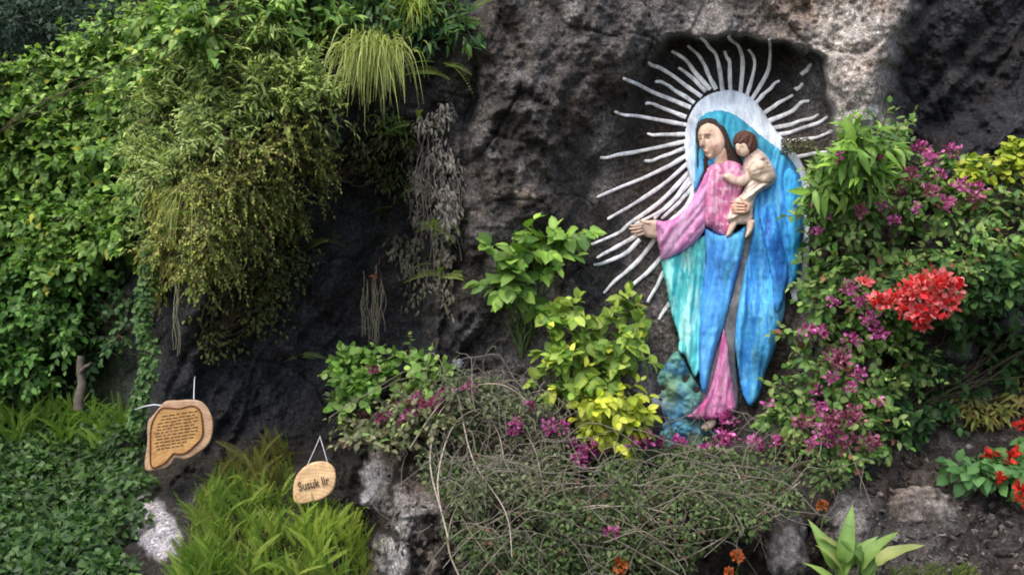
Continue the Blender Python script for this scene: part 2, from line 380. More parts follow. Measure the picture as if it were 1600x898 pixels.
def fold_fn(ang, wl, amp, seed, warp=10):
    ca, sa = math.cos(math.radians(ang)), math.sin(math.radians(ang))
    def f(u, v):
        s = (u * ca + v * sa) + warp * (fbm(u / 60, v / 110, 3, seed) - 0.5) * 2
        w = vnoise(s / wl, np.full_like(s, seed * 1.7) + (v * ca - u * sa) / (wl * 14), seed)
        w2 = vnoise(s / wl * 2.3 + 5, np.full_like(s, seed * 2.7) + (v * ca - u * sa) / (wl * 9), seed + 3)
        return amp * ((w - 0.5) * 1.5 + (w2 - 0.5) * 0.7)
    return f
def streak(cols, ang, wl, seed, alt=None, amt=0.8):
    """brushed paint: streaks of a few pigments laid along the folds"""
    cols = [np.array(c) for c in cols]; ca, sa = math.cos(math.radians(ang)), math.sin(math.radians(ang))
    def f(u, v, d, fo):
        s = u * ca + v * sa; q = v * ca - u * sa
        t = fbm(s / wl, q / (wl * 7), 4, seed); t2 = fbm(s / wl * 1.7 + 9, q / (wl * 5), 4, seed + 5)
        c = cols[0] + (cols[1] - cols[0]) * ss(0.35, 0.62, t)[..., None]
        c = c + (cols[2] - c) * (ss(0.52, 0.68, t2) * amt)[..., None]
        if alt is not None: c = alt(c, u, v)
        return c
    return f
WHITE = (0.98, 0.98, 0.98); SKIN = (0.70, 0.50, 0.39)
# halo and white backing
puff('halo', [(1040, 350), (1068, 322), (1080, 292), (1073, 262), (1069, 232), (1071, 200), (1081, 172), (1098, 153), (1120, 143), (1145, 141), (1168, 149), (1188, 167), (1203, 190), (1218, 210), (1243, 238), (1261, 273), (1268, 320), (1264, 420), (1258, 452), (1240, 474), (1226, 440), (1150, 330), (1090, 350)],
     0.03, 0.02, 5, lambda u, v, d, f: np.array([0.66, 0.75, 0.85]) + 0.10 * (fbm(u / 14, v / 14, 3, 5) - 0.5)[..., None] + np.array([0.10, 0.07, 0.04]) * ss(150, 205, v)[..., None])
# the rays: raised beads of plaster on the rock
RAYS = [[(974, 124), (992, 131), (1030, 148), (1079, 168)], [(1012, 97), (1041, 113), (1096, 151)], [(1025, 126), (1050, 138), (1085, 161)], [(1009, 161), (1027, 166), (1072, 183)],
 [(959, 176), (1010, 184), (1072, 195)], [(1011, 210), (1072, 210)], [(939, 248), (980, 240), (1072, 221)], [(1008, 253), (1040, 243), (1072, 231)], [(1060, 105), (1080, 121), (1103, 143)],
 [(1050, 80), (1071, 94), (1085, 112), (1110, 140)], [(1075, 73), (1095, 90), (1104, 111), (1119, 140)], [(1093, 57), (1107, 72), (1120, 92), (1129, 143)], [(1131, 78), (1134, 88), (1140, 100), (1141, 143)],
 [(1137, 57), (1143, 64), (1154, 73), (1160, 97), (1157, 145)], [(1171, 76), (1179, 100), (1171, 138), (1166, 152)], [(1203, 61), (1203, 89), (1197, 116), (1174, 156)], [(1218, 125), (1198, 143), (1177, 165)],
 [(1239, 148), (1210, 166), (1181, 184)], [(1265, 157), (1252, 160), (1235, 175), (1194, 192)], [(1279, 180), (1241, 193), (1200, 201)], [(1294, 184), (1241, 205), (1205, 213)], [(1300, 205), (1271, 216), (1222, 222)],
 [(1298, 237), (1265, 241), (1238, 247)], [(1301, 267), (1262, 263)], [(1300, 284), (1268, 282)], [(1269, 101), (1262, 108), (1252, 117)], [(1254, 131), (1243, 141)],
 [(934, 309), (994, 283), (1045, 260), (1078, 239)], [(950, 341), (991, 318), (1036, 288), (1081, 249)], [(921, 383), (968, 362), (984, 349), (1033, 314), (1081, 265)], [(1020, 341), (1055, 310), (1083, 278)],
 [(1033, 343), (1065, 312), (1083, 291)], [(931, 404), (968, 384), (995, 368)], [(928, 415), (974, 397), (1000, 374)], [(944, 459), (971, 430), (997, 407), (1025, 372)], [(979, 452), (1007, 430), (1036, 398)],
 [(1012, 472), (1023, 452), (1038, 424)], [(1029, 500), (1046, 473)], [(992, 352), (1030, 331), (1060, 303), (1082, 272)]]
for k, r in enumerate(RAYS):
    p = catmull(r, 16, False); n = len(p); t = np.linspace(0, 1, n)
    p = p + np.stack([3.6 * (vnoise(t * 5, t * 0 + k, 3) - 0.5), 3.6 * (vnoise(t * 5, t * 0 + k, 8) - 0.5)], -1) * (1 - .8 * t)[:, None]
    tan = np.gradient(p, axis=0); tan /= np.linalg.norm(tan, axis=1, keepdims=True); nrm = np.stack([-tan[:, 1], tan[:, 0]], -1)
    w = (2.2 + 1.3 * t) * (0.85 + 0.3 * vnoise(t * 9, t * 0 + k, 5)); w[0] *= 0.45
    rows = []
    for s_, hh in ((-1.1, -0.05), (-1.0, 0.007), (-0.6, 0.014), (0.6, 0.014), (1.0, 0.007), (1.1, -0.05)):
        q = p + nrm * (w * s_)[:, None]
        yy = np.minimum(cliffD(p[:, 0], p[:, 1]), cliffD(q[:, 0], q[:, 1])) - hh if hh > 0 else cliffD(q[:, 0], q[:, 1]) + 0.02
        rows.append(P(q[:, 0], q[:, 1], yy))
    V3 = np.stack(rows, 1).reshape(-1, 3) - RB; i = np.arange(n - 1)[:, None] * 6 + np.arange(5)[None, :]
    Fc = np.stack([i, i + 6, i + 7, i + 1], -1).reshape(-1, 4)
    cc = np.array(WHITE) * (0.92 + 0.1 * rng.random()) * np.array([1, 1, 1.02])
    wn_ = np.repeat(.76 + .24 * ss(.30, .55, vnoise(t * len(t) / 7, t * 0 + k, 31)) * ss(-.25, .2, t), 6)[:, None]
    link('ray', mesh_np('ray', V3, Fc, cc * wn_), M_PAINT, relief)
# painted rock at her feet
def basecol(u, v, d, f):
    c = np.array([0.07, 0.24, 0.38]) + (np.array([0.13, 0.34, 0.30]) - np.array([0.07, 0.24, 0.38])) * ss(0.4, 0.6, fbm(u / 22, v / 22, 4, 15))[..., None]
    c = c + (np.array([0.28, 0.42, 0.16]) - c) * (0.8 * np.exp(-((u - 1046) / 16) ** 2 - ((v - 612) / 22) ** 2))[..., None]
    c = c + (np.array([0.6, 0.66, 0.62]) - c) * (0.8 * np.exp(-((u - 1026) / 14) ** 2 - ((v - 632) / 14) ** 2))[..., None]
    c = c + (np.array([0.10, 0.40, 0.66]) - c) * (0.8 * np.exp(-((u - 1072) / 26) ** 2 - ((v - 676) / 14) ** 2))[..., None]
    return c
puff('painted_base', [(1040, 566), (1056, 548), (1068, 556), (1078, 580), (1094, 605), (1100, 622), (1096, 640), (1112, 655), (1124, 670), (1110, 690), (1084, 700), (1060, 690), (1046, 700), (1030, 680), (1034, 656), (1012, 646), (1014, 622), (1032, 612), (1026, 590)], -0.045, 0.085, 40, basecol, hf=lambda u, v: 0.20 * (fbm(u / 16, v / 16, 4, 33) - 0.5))
# mantle: hood and long right fall
TEAL = np.array([0.04, 0.31, 0.46]); NAVY = np.array([0.015, 0.10, 0.36])
def hoodmix(c, u, v):
    t = ss(300, 215, v)[..., None]; c = c * (1 - t) + (TEAL + np.array([0.0, 0.10, 0.10]) * (fbm(u / 8, v / 12, 3, 66) - 0.4)[..., None]) * t
    n = np.exp(-((u - 1232) / 16) ** 2 - ((v - 275) / 16) ** 2)[..., None] * 0.75
    return c * (1 - n) + NAVY * n
BLUES = [(0.04, 0.28, 0.72), (0.08, 0.44, 0.84), (0.18, 0.56, 0.86)]
mantle = puff('mantle', [(1086, 215), (1087, 197), (1093, 184), (1106, 175), (1124, 172), (1144, 177), (1164, 190), (1184, 207), (1208, 226), (1230, 242), (1247, 266), (1255, 295), (1257, 340), (1255, 400), (1252, 430), (1240, 450), (1228, 456), (1226, 492), (1216, 524), (1211, 548), (1197, 580), (1188, 616), (1173, 634), (1160, 616), (1152, 572), (1147, 530), (1151, 480), (1161, 420), (1172, 366), (1172, 310), (1150, 280), (1120, 262), (1096, 284), (1084, 300), (1086, 262)],
     0.07, 0.07, 14, streak(BLUES, 3, 7, 12, hoodmix), folds=fold_fn(4, 15, 0.06, 7))
puff('mantle_fold', [(1186, 330), (1200, 318), (1212, 330), (1222, 372), (1232, 420), (1228, 452), (1218, 486), (1208, 480), (1206, 440), (1196, 392)], 0.16, 0.05, 9, streak([(0.02, 0.18, 0.62), (0.05, 0.34, 0.78), (0.03, 0.10, 0.45)], 8, 6, 14), folds=fold_fn(6, 9, 0.03, 17), parent=mantle)
puff('mantle_fold', [(1232, 262), (1246, 275), (1252, 310), (1252, 400), (1246, 436), (1236, 430), (1232, 380), (1226, 320), (1222, 280)], 0.15, 0.045, 9, streak([(0.02, 0.25, 0.62), (0.06, 0.40, 0.78), (0.03, 0.36, 0.60)], 0, 6, 15), folds=fold_fn(0, 8, 0.025, 19), parent=mantle)
# bare stone strip between the falls of cloth
puff('bare_plaster_strip', [(1166, 350), (1186, 322), (1200, 302), (1210, 316), (1200, 352), (1182, 366), (1168, 430), (1155, 500), (1150, 560), (1154, 630), (1142, 652), (1124, 640), (1100, 640), (1096, 606), (1104, 590), (1112, 560), (1128, 505), (1148, 430)], 0.05, 0.07, 7, lambda u, v, d, f: np.array([0.17, 0.175, 0.185]) * (0.6 + 0.8 * fbm(u / 8, v / 16, 4, 71))[..., None], folds=fold_fn(8, 9, 0.02, 27))
# turquoise left panel
puff('robe_panel', [(1034, 402), (1058, 396), (1102, 366), (1104, 400), (1100, 450), (1096, 500), (1098, 545), (1094, 574), (1086, 590), (1078, 574), (1070, 556), (1060, 548), (1060, 524), (1049, 492), (1041, 450)], 0.08, 0.06, 10,
     streak([(0.05, 0.46, 0.50), (0.16, 0.68, 0.66), (0.42, 0.80, 0.76)], 6, 8, 41), folds=fold_fn(4, 12, 0.065, 37))
# blue front panel
puff('robe_panel', [(1101, 358), (1124, 366), (1150, 362), (1166, 352), (1162, 390), (1152, 430), (1142, 470), (1131, 512), (1119, 548), (1111, 578), (1105, 608), (1097, 612), (1092, 584), (1091, 540), (1093, 490), (1098, 440), (1103, 400)], 0.13, 0.06, 11,
     streak([(0.07, 0.31, 0.80), (0.12, 0.45, 0.86), (0.10, 0.52, 0.80)], 12, 9, 44), folds=fold_fn(12, 15, 0.06, 47))
# pink skirt hem and foot
puff('skirt_hem', [(1130, 512), (1136, 530), (1141, 570), (1147, 610), (1149, 640), (1131, 652), (1105, 656), (1073, 652), (1085, 641), (1103, 619), (1114, 590), (1121, 556), (1126, 530)], 0.13, 0.05, 8, streak([(0.52, 0.10, 0.30), (0.68, 0.25, 0.48), (0.75, 0.40, 0.60)], 12, 6, 51), folds=fold_fn(14, 9, 0.03, 53))
puff('foot', [(1094, 668), (1103, 657), (1118, 654), (1117, 666), (1104, 674)], 0.08, 0.05, 6, (0.66, 0.52, 0.42), step=1.2)
# hair behind the face
puff('hair', [(1087, 204), (1092, 189), (1107, 184), (1124, 189), (1136, 205), (1144, 226), (1158, 248), (1162, 268), (1140, 262), (1112, 262), (1096, 284), (1089, 262), (1088, 230)], 0.13, 0.035, 8, lambda u, v, d, f: np.array([0.035, 0.018, 0.014]) * (0.6 + 0.9 * fbm(u / 4, v / 12, 3, 61))[..., None], folds=fold_fn(-20, 6, 0.012, 63), step=1.5)
# torso and sleeve
def lace(c, u, v):
    t = ss(0.56, 0.66, fbm(u / 5, v / 5, 3, 77)) * 0.45
    return c * (1 - t[..., None]) + np.array([0.85, 0.66, 0.74]) * t[..., None]
puff('bodice', [(1104, 264), (1117, 253), (1140, 250), (1158, 256), (1170, 275), (1160, 300), (1150, 330), (1145, 356), (1131, 369), (1113, 360), (1101, 350), (1099, 320), (1100, 288)], 0.13, 0.09, 18, streak([(0.46, 0.11, 0.25), (0.60, 0.20, 0.37), (0.68, 0.33, 0.50)], 0, 9, 55, lace), folds=fold_fn(2, 11, 0.03, 57), step=1.6)
puff('sleeve', [(1112, 258), (1101, 271), (1093, 289), (1081, 311), (1062, 335), (1040, 345), (1024, 345), (1024, 364), (1030, 390), (1035, 406), (1056, 399), (1081, 384), (1100, 362), (1103, 345), (1105, 312), (1112, 284)], 0.13, 0.10, 16, streak([(0.58, 0.16, 0.40), (0.70, 0.32, 0.58), (0.76, 0.46, 0.68)], 25, 10, 58), folds=fold_fn(38, 11, 0.05, 59), step=1.6)
# outstretched hand: palm with five fingers
hand = puff('hand', [(1030, 346), (1014, 344), (1003, 346), (1000, 352), (1001, 362), (1008, 369), (1018, 372), (1030, 370)], 0.13, 0.05, 8, SKIN, step=1.2)
for tip, root, rr in (((984, 352), (1005, 350), 2.3), ((982, 357), (1004, 354), 2.4), ((985, 362), (1004, 359), 2.3), ((990, 367), (1006, 364), 2.0), ((997, 343), (1016, 348), 2.4)):
    t = np.linspace(0, 1, 7)[:, None]; pu = np.array(root) * (1 - t) + np.array(tip) * t; pu[:, 1] += 1.5 * np.sin(t[:, 0] * 3)
    yy = relief_base(pu[:, 0], pu[:, 1]) - 0.150 + 0.03 * t[:, 0] ** 2
    rad = rr * 8.3 / F * np.array([1, 1.05, 1, 1.0, .9, .75, .3])
    tubes('finger', [(P(pu[:, 0], pu[:, 1], yy), rad)], M_PAINT, hand, RB, SKIN, 8)
# head of the woman, looking down to the left
puff('neck', [(1115, 242), (1133, 230), (1138, 252), (1142, 258), (1125, 265), (1114, 258)], 0.14, 0.05, 9, (0.58, 0.36, 0.27), step=1.3)
def facecol(u, v, d, f):
    c = np.broadcast_to(np.array([0.73, 0.51, 0.38]), u.shape + (3,)).copy()
    def spot(c, col, x, y, sx, sy, a, rot=0.0):
        dx, dy = u - x, v - y; cr, sr = math.cos(rot), math.sin(rot); ex = (dx * cr + dy * sr) / sx; ey = (-dx * sr + dy * cr) / sy
        k = (a * np.exp(-ex ** 2 - ey ** 2))[..., None]; return c * (1 - k) + np.array(col) * k
    c = spot(c, (0.62, 0.27, 0.22), 1117, 230, 8, 8, 0.5)
    c = spot(c, (0.72, 0.52, 0.36), 1104, 202, 9, 6, 0.5)
    c = spot(c, (0.12, 0.055, 0.035), 1105.5, 209.0, 6.2, 1.3, 0.7, -0.1)
    c = spot(c, (0.12, 0.055, 0.035), 1094.2, 211.5, 3, 1.4, 0.8, -0.2)
    c = spot(c, (0.08, 0.04, 0.03), 1105.2, 215.8, 4.6, 1.6, .9, 0.1)
    c = spot(c, (0.08, 0.04, 0.03), 1094.6, 217.2, 2.6, 1.6, 0.95, 0)
    c = spot(c, (0.42, 0.10, 0.09), 1101.5, 237.6, 4.6, 1.9, 0.95, -0.15)
    c = spot(c, (0.34, 0.17, 0.11), 1098.5, 229.8, 3.2, 1.2, 0.75)
    return c
def faceh(u, v):
    def g2(x, y, sx, sy): return np.exp(-((u - x) / sx) ** 2 - ((v - y) / sy) ** 2)
    return 1.15 * (0.026 * g2(1097.3, 225, 2.6, 5) + 0.018 * g2(1098.3, 217, 2.6, 7) - 0.014 * g2(1105, 215, 5, 3) - 0.012 * g2(1093.6, 216.5, 2.6, 3) + 0.010 * g2(1105, 209.5, 7, 2) \
        + 0.012 * g2(1101.5, 237.5, 4, 2.4) - 0.008 * g2(1101.5, 241.2, 4, 1.4) + 0.014 * g2(1107, 245, 4, 3) + 0.012 * g2(1116, 228, 7, 7) + 0.012 * g2(1103, 202, 9, 7))
puff('face', [(1091.5, 204), (1096, 196), (1106, 192), (1118, 196), (1128, 207), (1133, 222), (1130, 237), (1121, 246), (1110, 250), (1103, 245), (1098.5, 238), (1096.5, 232), (1093, 229), (1092, 222), (1090.5, 213)], 0.15, 0.075, 17, facecol, step=0.8, hf=faceh)
# the child on her arm
child = puff('child_tunic', [(1168, 236), (1181, 231), (1195, 240), (1206, 255), (1213, 274), (1210, 287), (1199, 295), (1184, 304), (1178, 322), (1175, 346), (1158, 351), (1138, 348), (1136, 336), (1146, 314), (1160, 300), (1164, 284), (1160, 268), (1162, 250)], 0.18, 0.075, 13, streak([(0.56, 0.42, 0.36), (0.66, 0.54, 0.46), (0.72, 0.62, 0.56)], 40, 9, 72), folds=fold_fn(60, 7, 0.045, 73), step=1.2)
puff('child_hair', [(1146, 226), (1147, 213), (1156, 205), (1168, 204), (1179, 210), (1184, 222), (1181, 234), (1172, 240), (1160, 236)], 0.22, 0.07, 13, lambda u, v, d, f: np.array([0.085, 0.035, 0.022]) * (0.5 + fbm(u / 3, v / 5, 3, 62))[..., None], folds=fold_fn(30, 4, 0.014, 74), step=1.0, parent=child)
puff('child_face', [(1149, 226), (1155, 222), (1165, 222), (1172, 230), (1170, 240), (1162, 245), (1153, 242), (1150, 235)], 0.255, 0.05, 9, lambda u, v, d, f: np.array([0.66, 0.48, 0.36]) - np.array([0.4, 0.35, 0.28]) * (np.exp(-((u - 1158) / 2.6) ** 2 - ((v - 229.5) / 1.0) ** 2) + 0.6 * np.exp(-((u - 1154.5) / 2.4) ** 2 - ((v - 239) / 0.9) ** 2))[..., None], step=0.8, hf=lambda u, v: 0.016 * np.exp(-((u - 1153) / 2.0) ** 2 - ((v - 234) / 2.5) ** 2), parent=child)
puff('child_arm', [(1132, 271), (1142, 270), (1152, 276), (1162, 272), (1168, 262), (1178, 262), (1176, 278), (1164, 290), (1150, 290), (1136, 284), (1129, 277)], 0.24, 0.05, 7, (0.64, 0.47, 0.38), step=1.2, parent=child)
puff('child_sleeve', [(1174, 252), (1190, 250), (1204, 262), (1212, 276), (1204, 286), (1186, 284), (1172, 276), (1168, 264)], 0.27, 0.05, 9, streak([(0.60, 0.46, 0.32), (0.66, 0.53, 0.42), (0.50, 0.38, 0.28)], 20, 8, 79), folds=fold_fn(70, 8, 0.03, 80), step=1.3, parent=child)
puff('child_leg', [(1143, 344), (1153, 347), (1148, 358), (1142, 368), (1134, 371), (1136, 360)], 0.20, 0.05, 5, (0.62, 0.46, 0.36), step=1.0, parent=child)
puff('child_leg', [(1167, 344), (1179, 344), (1178, 356), (1172, 368), (1164, 372), (1166, 358)], 0.20, 0.05, 5, (0.62, 0.46, 0.36), step=1.0, parent=child)
hand2 = puff('hand', [(1146, 316), (1160, 313), (1171, 318), (1172, 330), (1162, 336), (1148, 334), (1143, 325)], 0.27, 0.045, 7, (0.60, 0.38, 0.27), step=1.0)
for k in range(4):
    t = np.linspace(0, 1, 6)[:, None]; a = np.array([1164, 317 + 4.8 * k]); b2 = np.array([1141 + 1.5 * abs(k - 1), 315.5 + 5.3 * k])
    pu = a * (1 - t) + b2 * t; yy = relief_base(pu[:, 0], pu[:, 1]) - 0.252 + 0.04 * t[:, 0] ** 2
    tubes('finger', [(P(pu[:, 0], pu[:, 1], yy), 2.1 * 8.3 / F * np.array([1, 1, 1, .95, .8, .35]))], M_PAINT, hand2, RB, (0.60, 0.38, 0.27), 8)
t = np.linspace(0, 1, 6)[:, None]; pu = np.array([1166, 320]) * (1 - t) + np.array([1156, 308]) * t
tubes('thumb', [(P(pu[:, 0], pu[:, 1], relief_base(pu[:, 0], pu[:, 1]) - 0.25), 2.2 * 8.3 / F * np.array([1, 1, 1, .95, .8, .35]))], M_PAINT, hand2, RB, (0.60, 0.38, 0.27), 8)

# ------------------------------------------------------------------ FOLIAGE TOOLKIT
def leaf_template(ws, fold=0.18, curl=0.25, rib=1.25, ts=None, n_wave=0.0):
    """unit leaf along +Y, normal +Z; three points per station"""
    n = len(ws); ts = np.linspace(0, 1, n) if ts is None else np.array(ts)
    V = []; C = []
    for i, (t, w) in enumerate(zip(ts, ws)):
        z = -curl * t * t; wv = n_wave * (1 if i % 2 else -1)
        V += [(-w, t - 0.06 * w, z + fold * w + wv), (0, t, z), (w, t - 0.06 * w, z + fold * w - wv)]; C += [1.0, rib, 1.0]
    Fq = []
    for i in range(n - 1):
        a = i * 3; Fq += [(a, a + 1, a + 4, a + 3), (a + 1, a + 2, a + 5, a + 4)]
    return np.array(V, float), np.array(Fq, int), np.repeat(np.array(C)[:, None], 3, 1)
T_HEART = leaf_template([.20, .44, .46, .33, .15, .0], .16, .30, 1.2, [-.06, .08, .30, .55, .8, 1.0], 0.02)
T_OVATE = leaf_template([.02, .26, .36, .27, .0], .22, .28, 1.22, [0, .18, .45, .75, 1.0])
T_LANCE = leaf_template([.02, .13, .17, .11, .0], .25, .38, 1.25, [0, .2, .45, .75, 1.0])
T_ROUND = leaf_template([.05, .40, .50, .36, .0], .10, .14, 1.12, [0, .15, .5, .82, 1.0])
T_IVY = leaf_template([.12, .50, .30, .34, .0], .12, .2, 1.25, [0, .12, .38, .55, 1.0])
T_BRACT = leaf_template([.05, .38, .36, .0], .35, -.25, 1.1, [0, .35, .7, 1.0])
T_TINY = (np.array([(0, 0, 0), (-.30, .45, .06), (0, 1, -.12), (.30, .45, .06)], float), np.array([(0, 3, 2, 1)]), np.ones((4, 3)))
def frond_template(pairs=15, bend=0.5, wid=0.16, tilt=0.5, rng_=random.Random(3)):
    V = []; Fq = []; C = []
    def curve(t): return np.array([0, t * (1 - 0.28 * bend * t), -bend * t * t * 0.75])
    for i in range(11):
        c = curve(i / 10); w = 0.010 * (1 - i / 12)
        V += [c + (-w, 0, 0.002), c + (w, 0, 0.002)]; C += [(1.1, 0.95, .8)] * 2
    for i in range(10): Fq.append((2 * i, 2 * i + 1, 2 * i + 3, 2 * i + 2))
    for i in range(pairs):
        t = 0.10 + 0.9 * i / pairs; c = curve(t); l = wid * math.sin(math.pi * min(1, 0.16 + 0.84 * t) ** 0.8) ** 0.7 + 0.012
        for s in (-1, 1):
            ll = l * rng_.uniform(.85, 1.1); k = len(V); a = rng_.uniform(-.1, .1)
            tip = c + np.array([s * ll * 0.93, ll * (tilt + a), -ll * 0.25]); hw = 0.40 / pairs
            V += [c + (0, -hw * .6, 0), c + np.array([s * ll * .55, ll * (tilt + a) * .5 - hw, .01]), tip, c + np.array([s * ll * .5, ll * (tilt + a) * .5 + hw, .01])]; C += [(1, 1, 1)] * 4
            Fq.append((k, k + 1, k + 2, k + 3))
    return np.array(V, float), np.array(Fq), np.array(C, float)
FRONDS = [frond_template(19, b, w, .6, random.Random(k)) for k, (b, w) in enumerate(((.3, .075), (.6, .085), (.85, .12), (1.3, .12)))]

def unit(a): return a / (np.linalg.norm(a, axis=-1, keepdims=True) + 1e-9)
class Leaves:
    def __init__(s, pos, ydir, nrm, size, tint): s.pos, s.y, s.n, s.size, s.tint = pos, unit(ydir), nrm, size, tint
    def frames(s):
        x = unit(np.cross(s.y, s.n)); z = np.cross(x, s.y); return x, s.y, z
    def sub(s, m): return Leaves(s.pos[m], s.y[m], s.n[m], s.size[m], s.tint[m])
def cat_leaves(ls): return Leaves(*[np.concatenate([getattr(l, k) for l in ls]) for k in ('pos', 'y', 'n', 'size', 'tint')])
def merged(name, lv, tpl, mat, parent, base, stuff=True):
    V, Fq, C = tpl; x, y, z = lv.frames(); s = lv.size[:, None, None]
    N_ = len(lv.pos); fx = rng.uniform(.75, 1.2, (N_, 1)); bx = rng.normal(size=(N_, 1)) * .10; cz = rng.normal(size=(N_, 1)) * .22; tz = rng.normal(size=(N_, 1)) * .35
    vx = V[None, :, 0] * fx + bx * V[None, :, 1] ** 2; vz = V[None, :, 2] + cz * V[None, :, 1] ** 2 + tz * V[None, :, 0] * V[None, :, 1]
    W = lv.pos[:, None, :] + s * (vx[..., None] * x[:, None, :] + V[None, :, 1:2] * y[:, None, :] + vz[..., None] * z[:, None, :])
    cc = np.clip(lv.tint[:, None, :] * C[None], 0, 1)
    Fa = (Fq[None] + (np.arange(len(lv.pos)) * len(V))[:, None, None]).reshape(-1, Fq.shape[1])
    o = link(name, mesh_np(name, W.reshape(-1, 3) - np.array(base), Fa, cc.reshape(-1, 3)), mat, parent)
    if stuff: o['kind'] = 'stuff'
    return o
_tm = {}
def tpl_mesh(name, tpl, mat, var=0):
    k = (name, id(tpl), var)
    if k not in _tm:
        r_ = random.Random(var * 31 + 7); V = tpl[0].copy()
        if var:
            V[:, 2] += r_.uniform(-.25, .25) * V[:, 1] ** 2 + r_.uniform(-.4, .4) * V[:, 0] * V[:, 1]
            V[:, 0] = V[:, 0] * r_.uniform(.75, 1.2) + r_.uniform(-.14, .14) * V[:, 1] ** 2
        me = mesh_np(name, V, tpl[1], tpl[2]); me.materials.append(mat); _tm[k] = me
    return _tm[k]
def individuals(name, lv, tpl, mat, parent, base):
    mes = [tpl_mesh(name, tpl, mat, q) for q in range(6)]; x, y, z = lv.frames(); base = np.array(base)
    for i in range(len(lv.pos)):
        o = bpy.data.objects.new(name, mes[i % 6]); COL.objects.link(o); o.parent = parent
        s = float(lv.size[i]); p = lv.pos[i] - base
        o.matrix_basis = Matrix(((x[i][0] * s, y[i][0] * s, z[i][0] * s, p[0]), (x[i][1] * s, y[i][1] * s, z[i][1] * s, p[1]), (x[i][2] * s, y[i][2] * s, z[i][2] * s, p[2]), (0, 0, 0, 1)))
        o.color = (*[float(min(1, c)) for c in lv.tint[i]], 1)
def tints(n, palette, jit=0.22, odd=None, oddp=0.0):
    pal = np.array(palette); w = rng.random(n) * (len(pal) - 1); i = np.minimum(w.astype(int), len(pal) - 2) if len(pal) > 1 else np.zeros(n, int)
    c = pal[i] + (pal[np.minimum(i + 1, len(pal) - 1)] - pal[i]) * (w - i)[:, None]
    c = c * (1 + jit * (rng.random((n, 1)) * 2 - 1))
    if odd is not None: m = rng.random(n) < oddp; c[m] = np.array(odd) * (0.8 + 0.4 * rng.random((m.sum(), 1)))
    return c
def in_poly(poly, n, mind=0):
    p = np.array(poly, float); lo, hi = p.min(0), p.max(0); out = []; tries = 0
    while len(out) < n and tries < n * 60:
        q = lo + rng.random(2) * (hi - lo); tries += 1
        if poly_sd(q[0], q[1], p) > 0 and (not mind or all((q[0] - o[0]) ** 2 + (q[1] - o[1]) ** 2 > mind * mind for o in out)): out.append(q)
    return np.array(out)
def blob_leaves(c, r, n, size, palette, droop=0.45, face=0.5, jit=0.22, odd=None, oddp=0.0, spread=0.55, shell=(0.55, 1.05)):
    """leaves on the camera-side and upper shell of one clump"""
    d = unit(rng.normal(size=(n * 2, 3)) + np.array([0, -0.45, 0.25])); d = d[(d[:, 1] < 0.45)][:n]; n = len(d)
    rad = shell[0] + (shell[1] - shell[0]) * rng.random((n, 1)) ** 0.6
    pos = c + d * np.array(r) * rad
    yd = unit(d * np.array([1, .7, .55]) + np.array([0, -0.25, -droop]) + spread * rng.normal(size=(n, 3)))
    nr = unit(np.array([0, -face, 0.75]) + 0.55 * d + 0.35 * rng.normal(size=(n, 3)))
    sz = size[0] + (size[1] - size[0]) * rng.random(n)
    return Leaves(pos, yd, nr, sz, tints(n, palette, jit, odd, oddp))
def sprig_leaves(c, r, ns, m, size, palette, droop=0.35, up=0.35, jit=0.22, odd=None, oddp=0.0, lim=None, face=0.45):
    """shoots leaving a clump centre with leaves set alternately along them, smaller and paler to the tip"""
    d = unit(rng.normal(size=(ns, 3)) * np.array([1, .8, .9]) + np.array([0, -.6, up])); l = np.linalg.norm(r) * (.55 + .65 * rng.random(ns))
    sidev = unit(np.cross(d, rng.normal(size=(ns, 3)) * .5 + np.array([0, -.6, .6])))
    t = np.linspace(.22, 1.0, m)[None, :]; T = t[..., None]
    pos = c + d[:, None, :] * (l[:, None] * t)[..., None] + np.array([0, 0, -1.0]) * (.22 * l[:, None] * t ** 2)[..., None] * (droop + .3)
    sg = np.where(np.arange(m) % 2, 1.0, -1.0)[None, :, None]
    yd = d[:, None, :] * (.45 + .6 * T ** 3) + sidev[:, None, :] * sg * (.85 * (1 - T ** 4)) + np.array([0, -.15, -1.0]) * droop * (1.0 - .5 * T) + .22 * rng.normal(size=(ns, m, 3))
    nr = np.array([0, -face, .8]) + .35 * d[:, None, :] + .38 * rng.normal(size=(ns, m, 3))
    sz = (size[0] + (size[1] - size[0]) * rng.random((ns, m))) * (1.08 - .42 * t ** 3)
    tn = tints(ns * m, palette, jit, odd, oddp).reshape(ns, m, 3) * (1 + .35 * T ** 4 * np.array([1.2, 1, .5])) * (.85 + .3 * rng.random((ns, 1, 1)))
    q = np.linspace(0, 1, 5)[:, None]
    paths = [(c + d[i] * l[i] * q + np.array([0, 0, -1.0]) * (.22 * l[i] * q ** 2) * (droop + .3), np.linspace(.0034, .0016, 5)) for i in range(ns)]
    return Leaves(pos.reshape(-1, 3), yd.reshape(-1, 3), unit(nr.reshape(-1, 3)), sz.ravel(), tn.reshape(-1, 3)), paths
def curve_path(a, b_, sag=0.1, n=10, wob=0.04):
    a, b_ = np.array(a, float), np.array(b_, float); t = np.linspace(0, 1, n)[:, None]
    p = a * (1 - t) + b_ * t; p[:, 2] += sag * 4 * (t * (1 - t))[:, 0]
    ph = rng.random(3) * 9; p += wob * np.stack([np.sin(t[:, 0] * 7 + ph[0]), np.sin(t[:, 0] * 6 + ph[1]), np.sin(t[:, 0] * 8 + ph[2])], -1) * np.sin(t * math.pi)
    return p
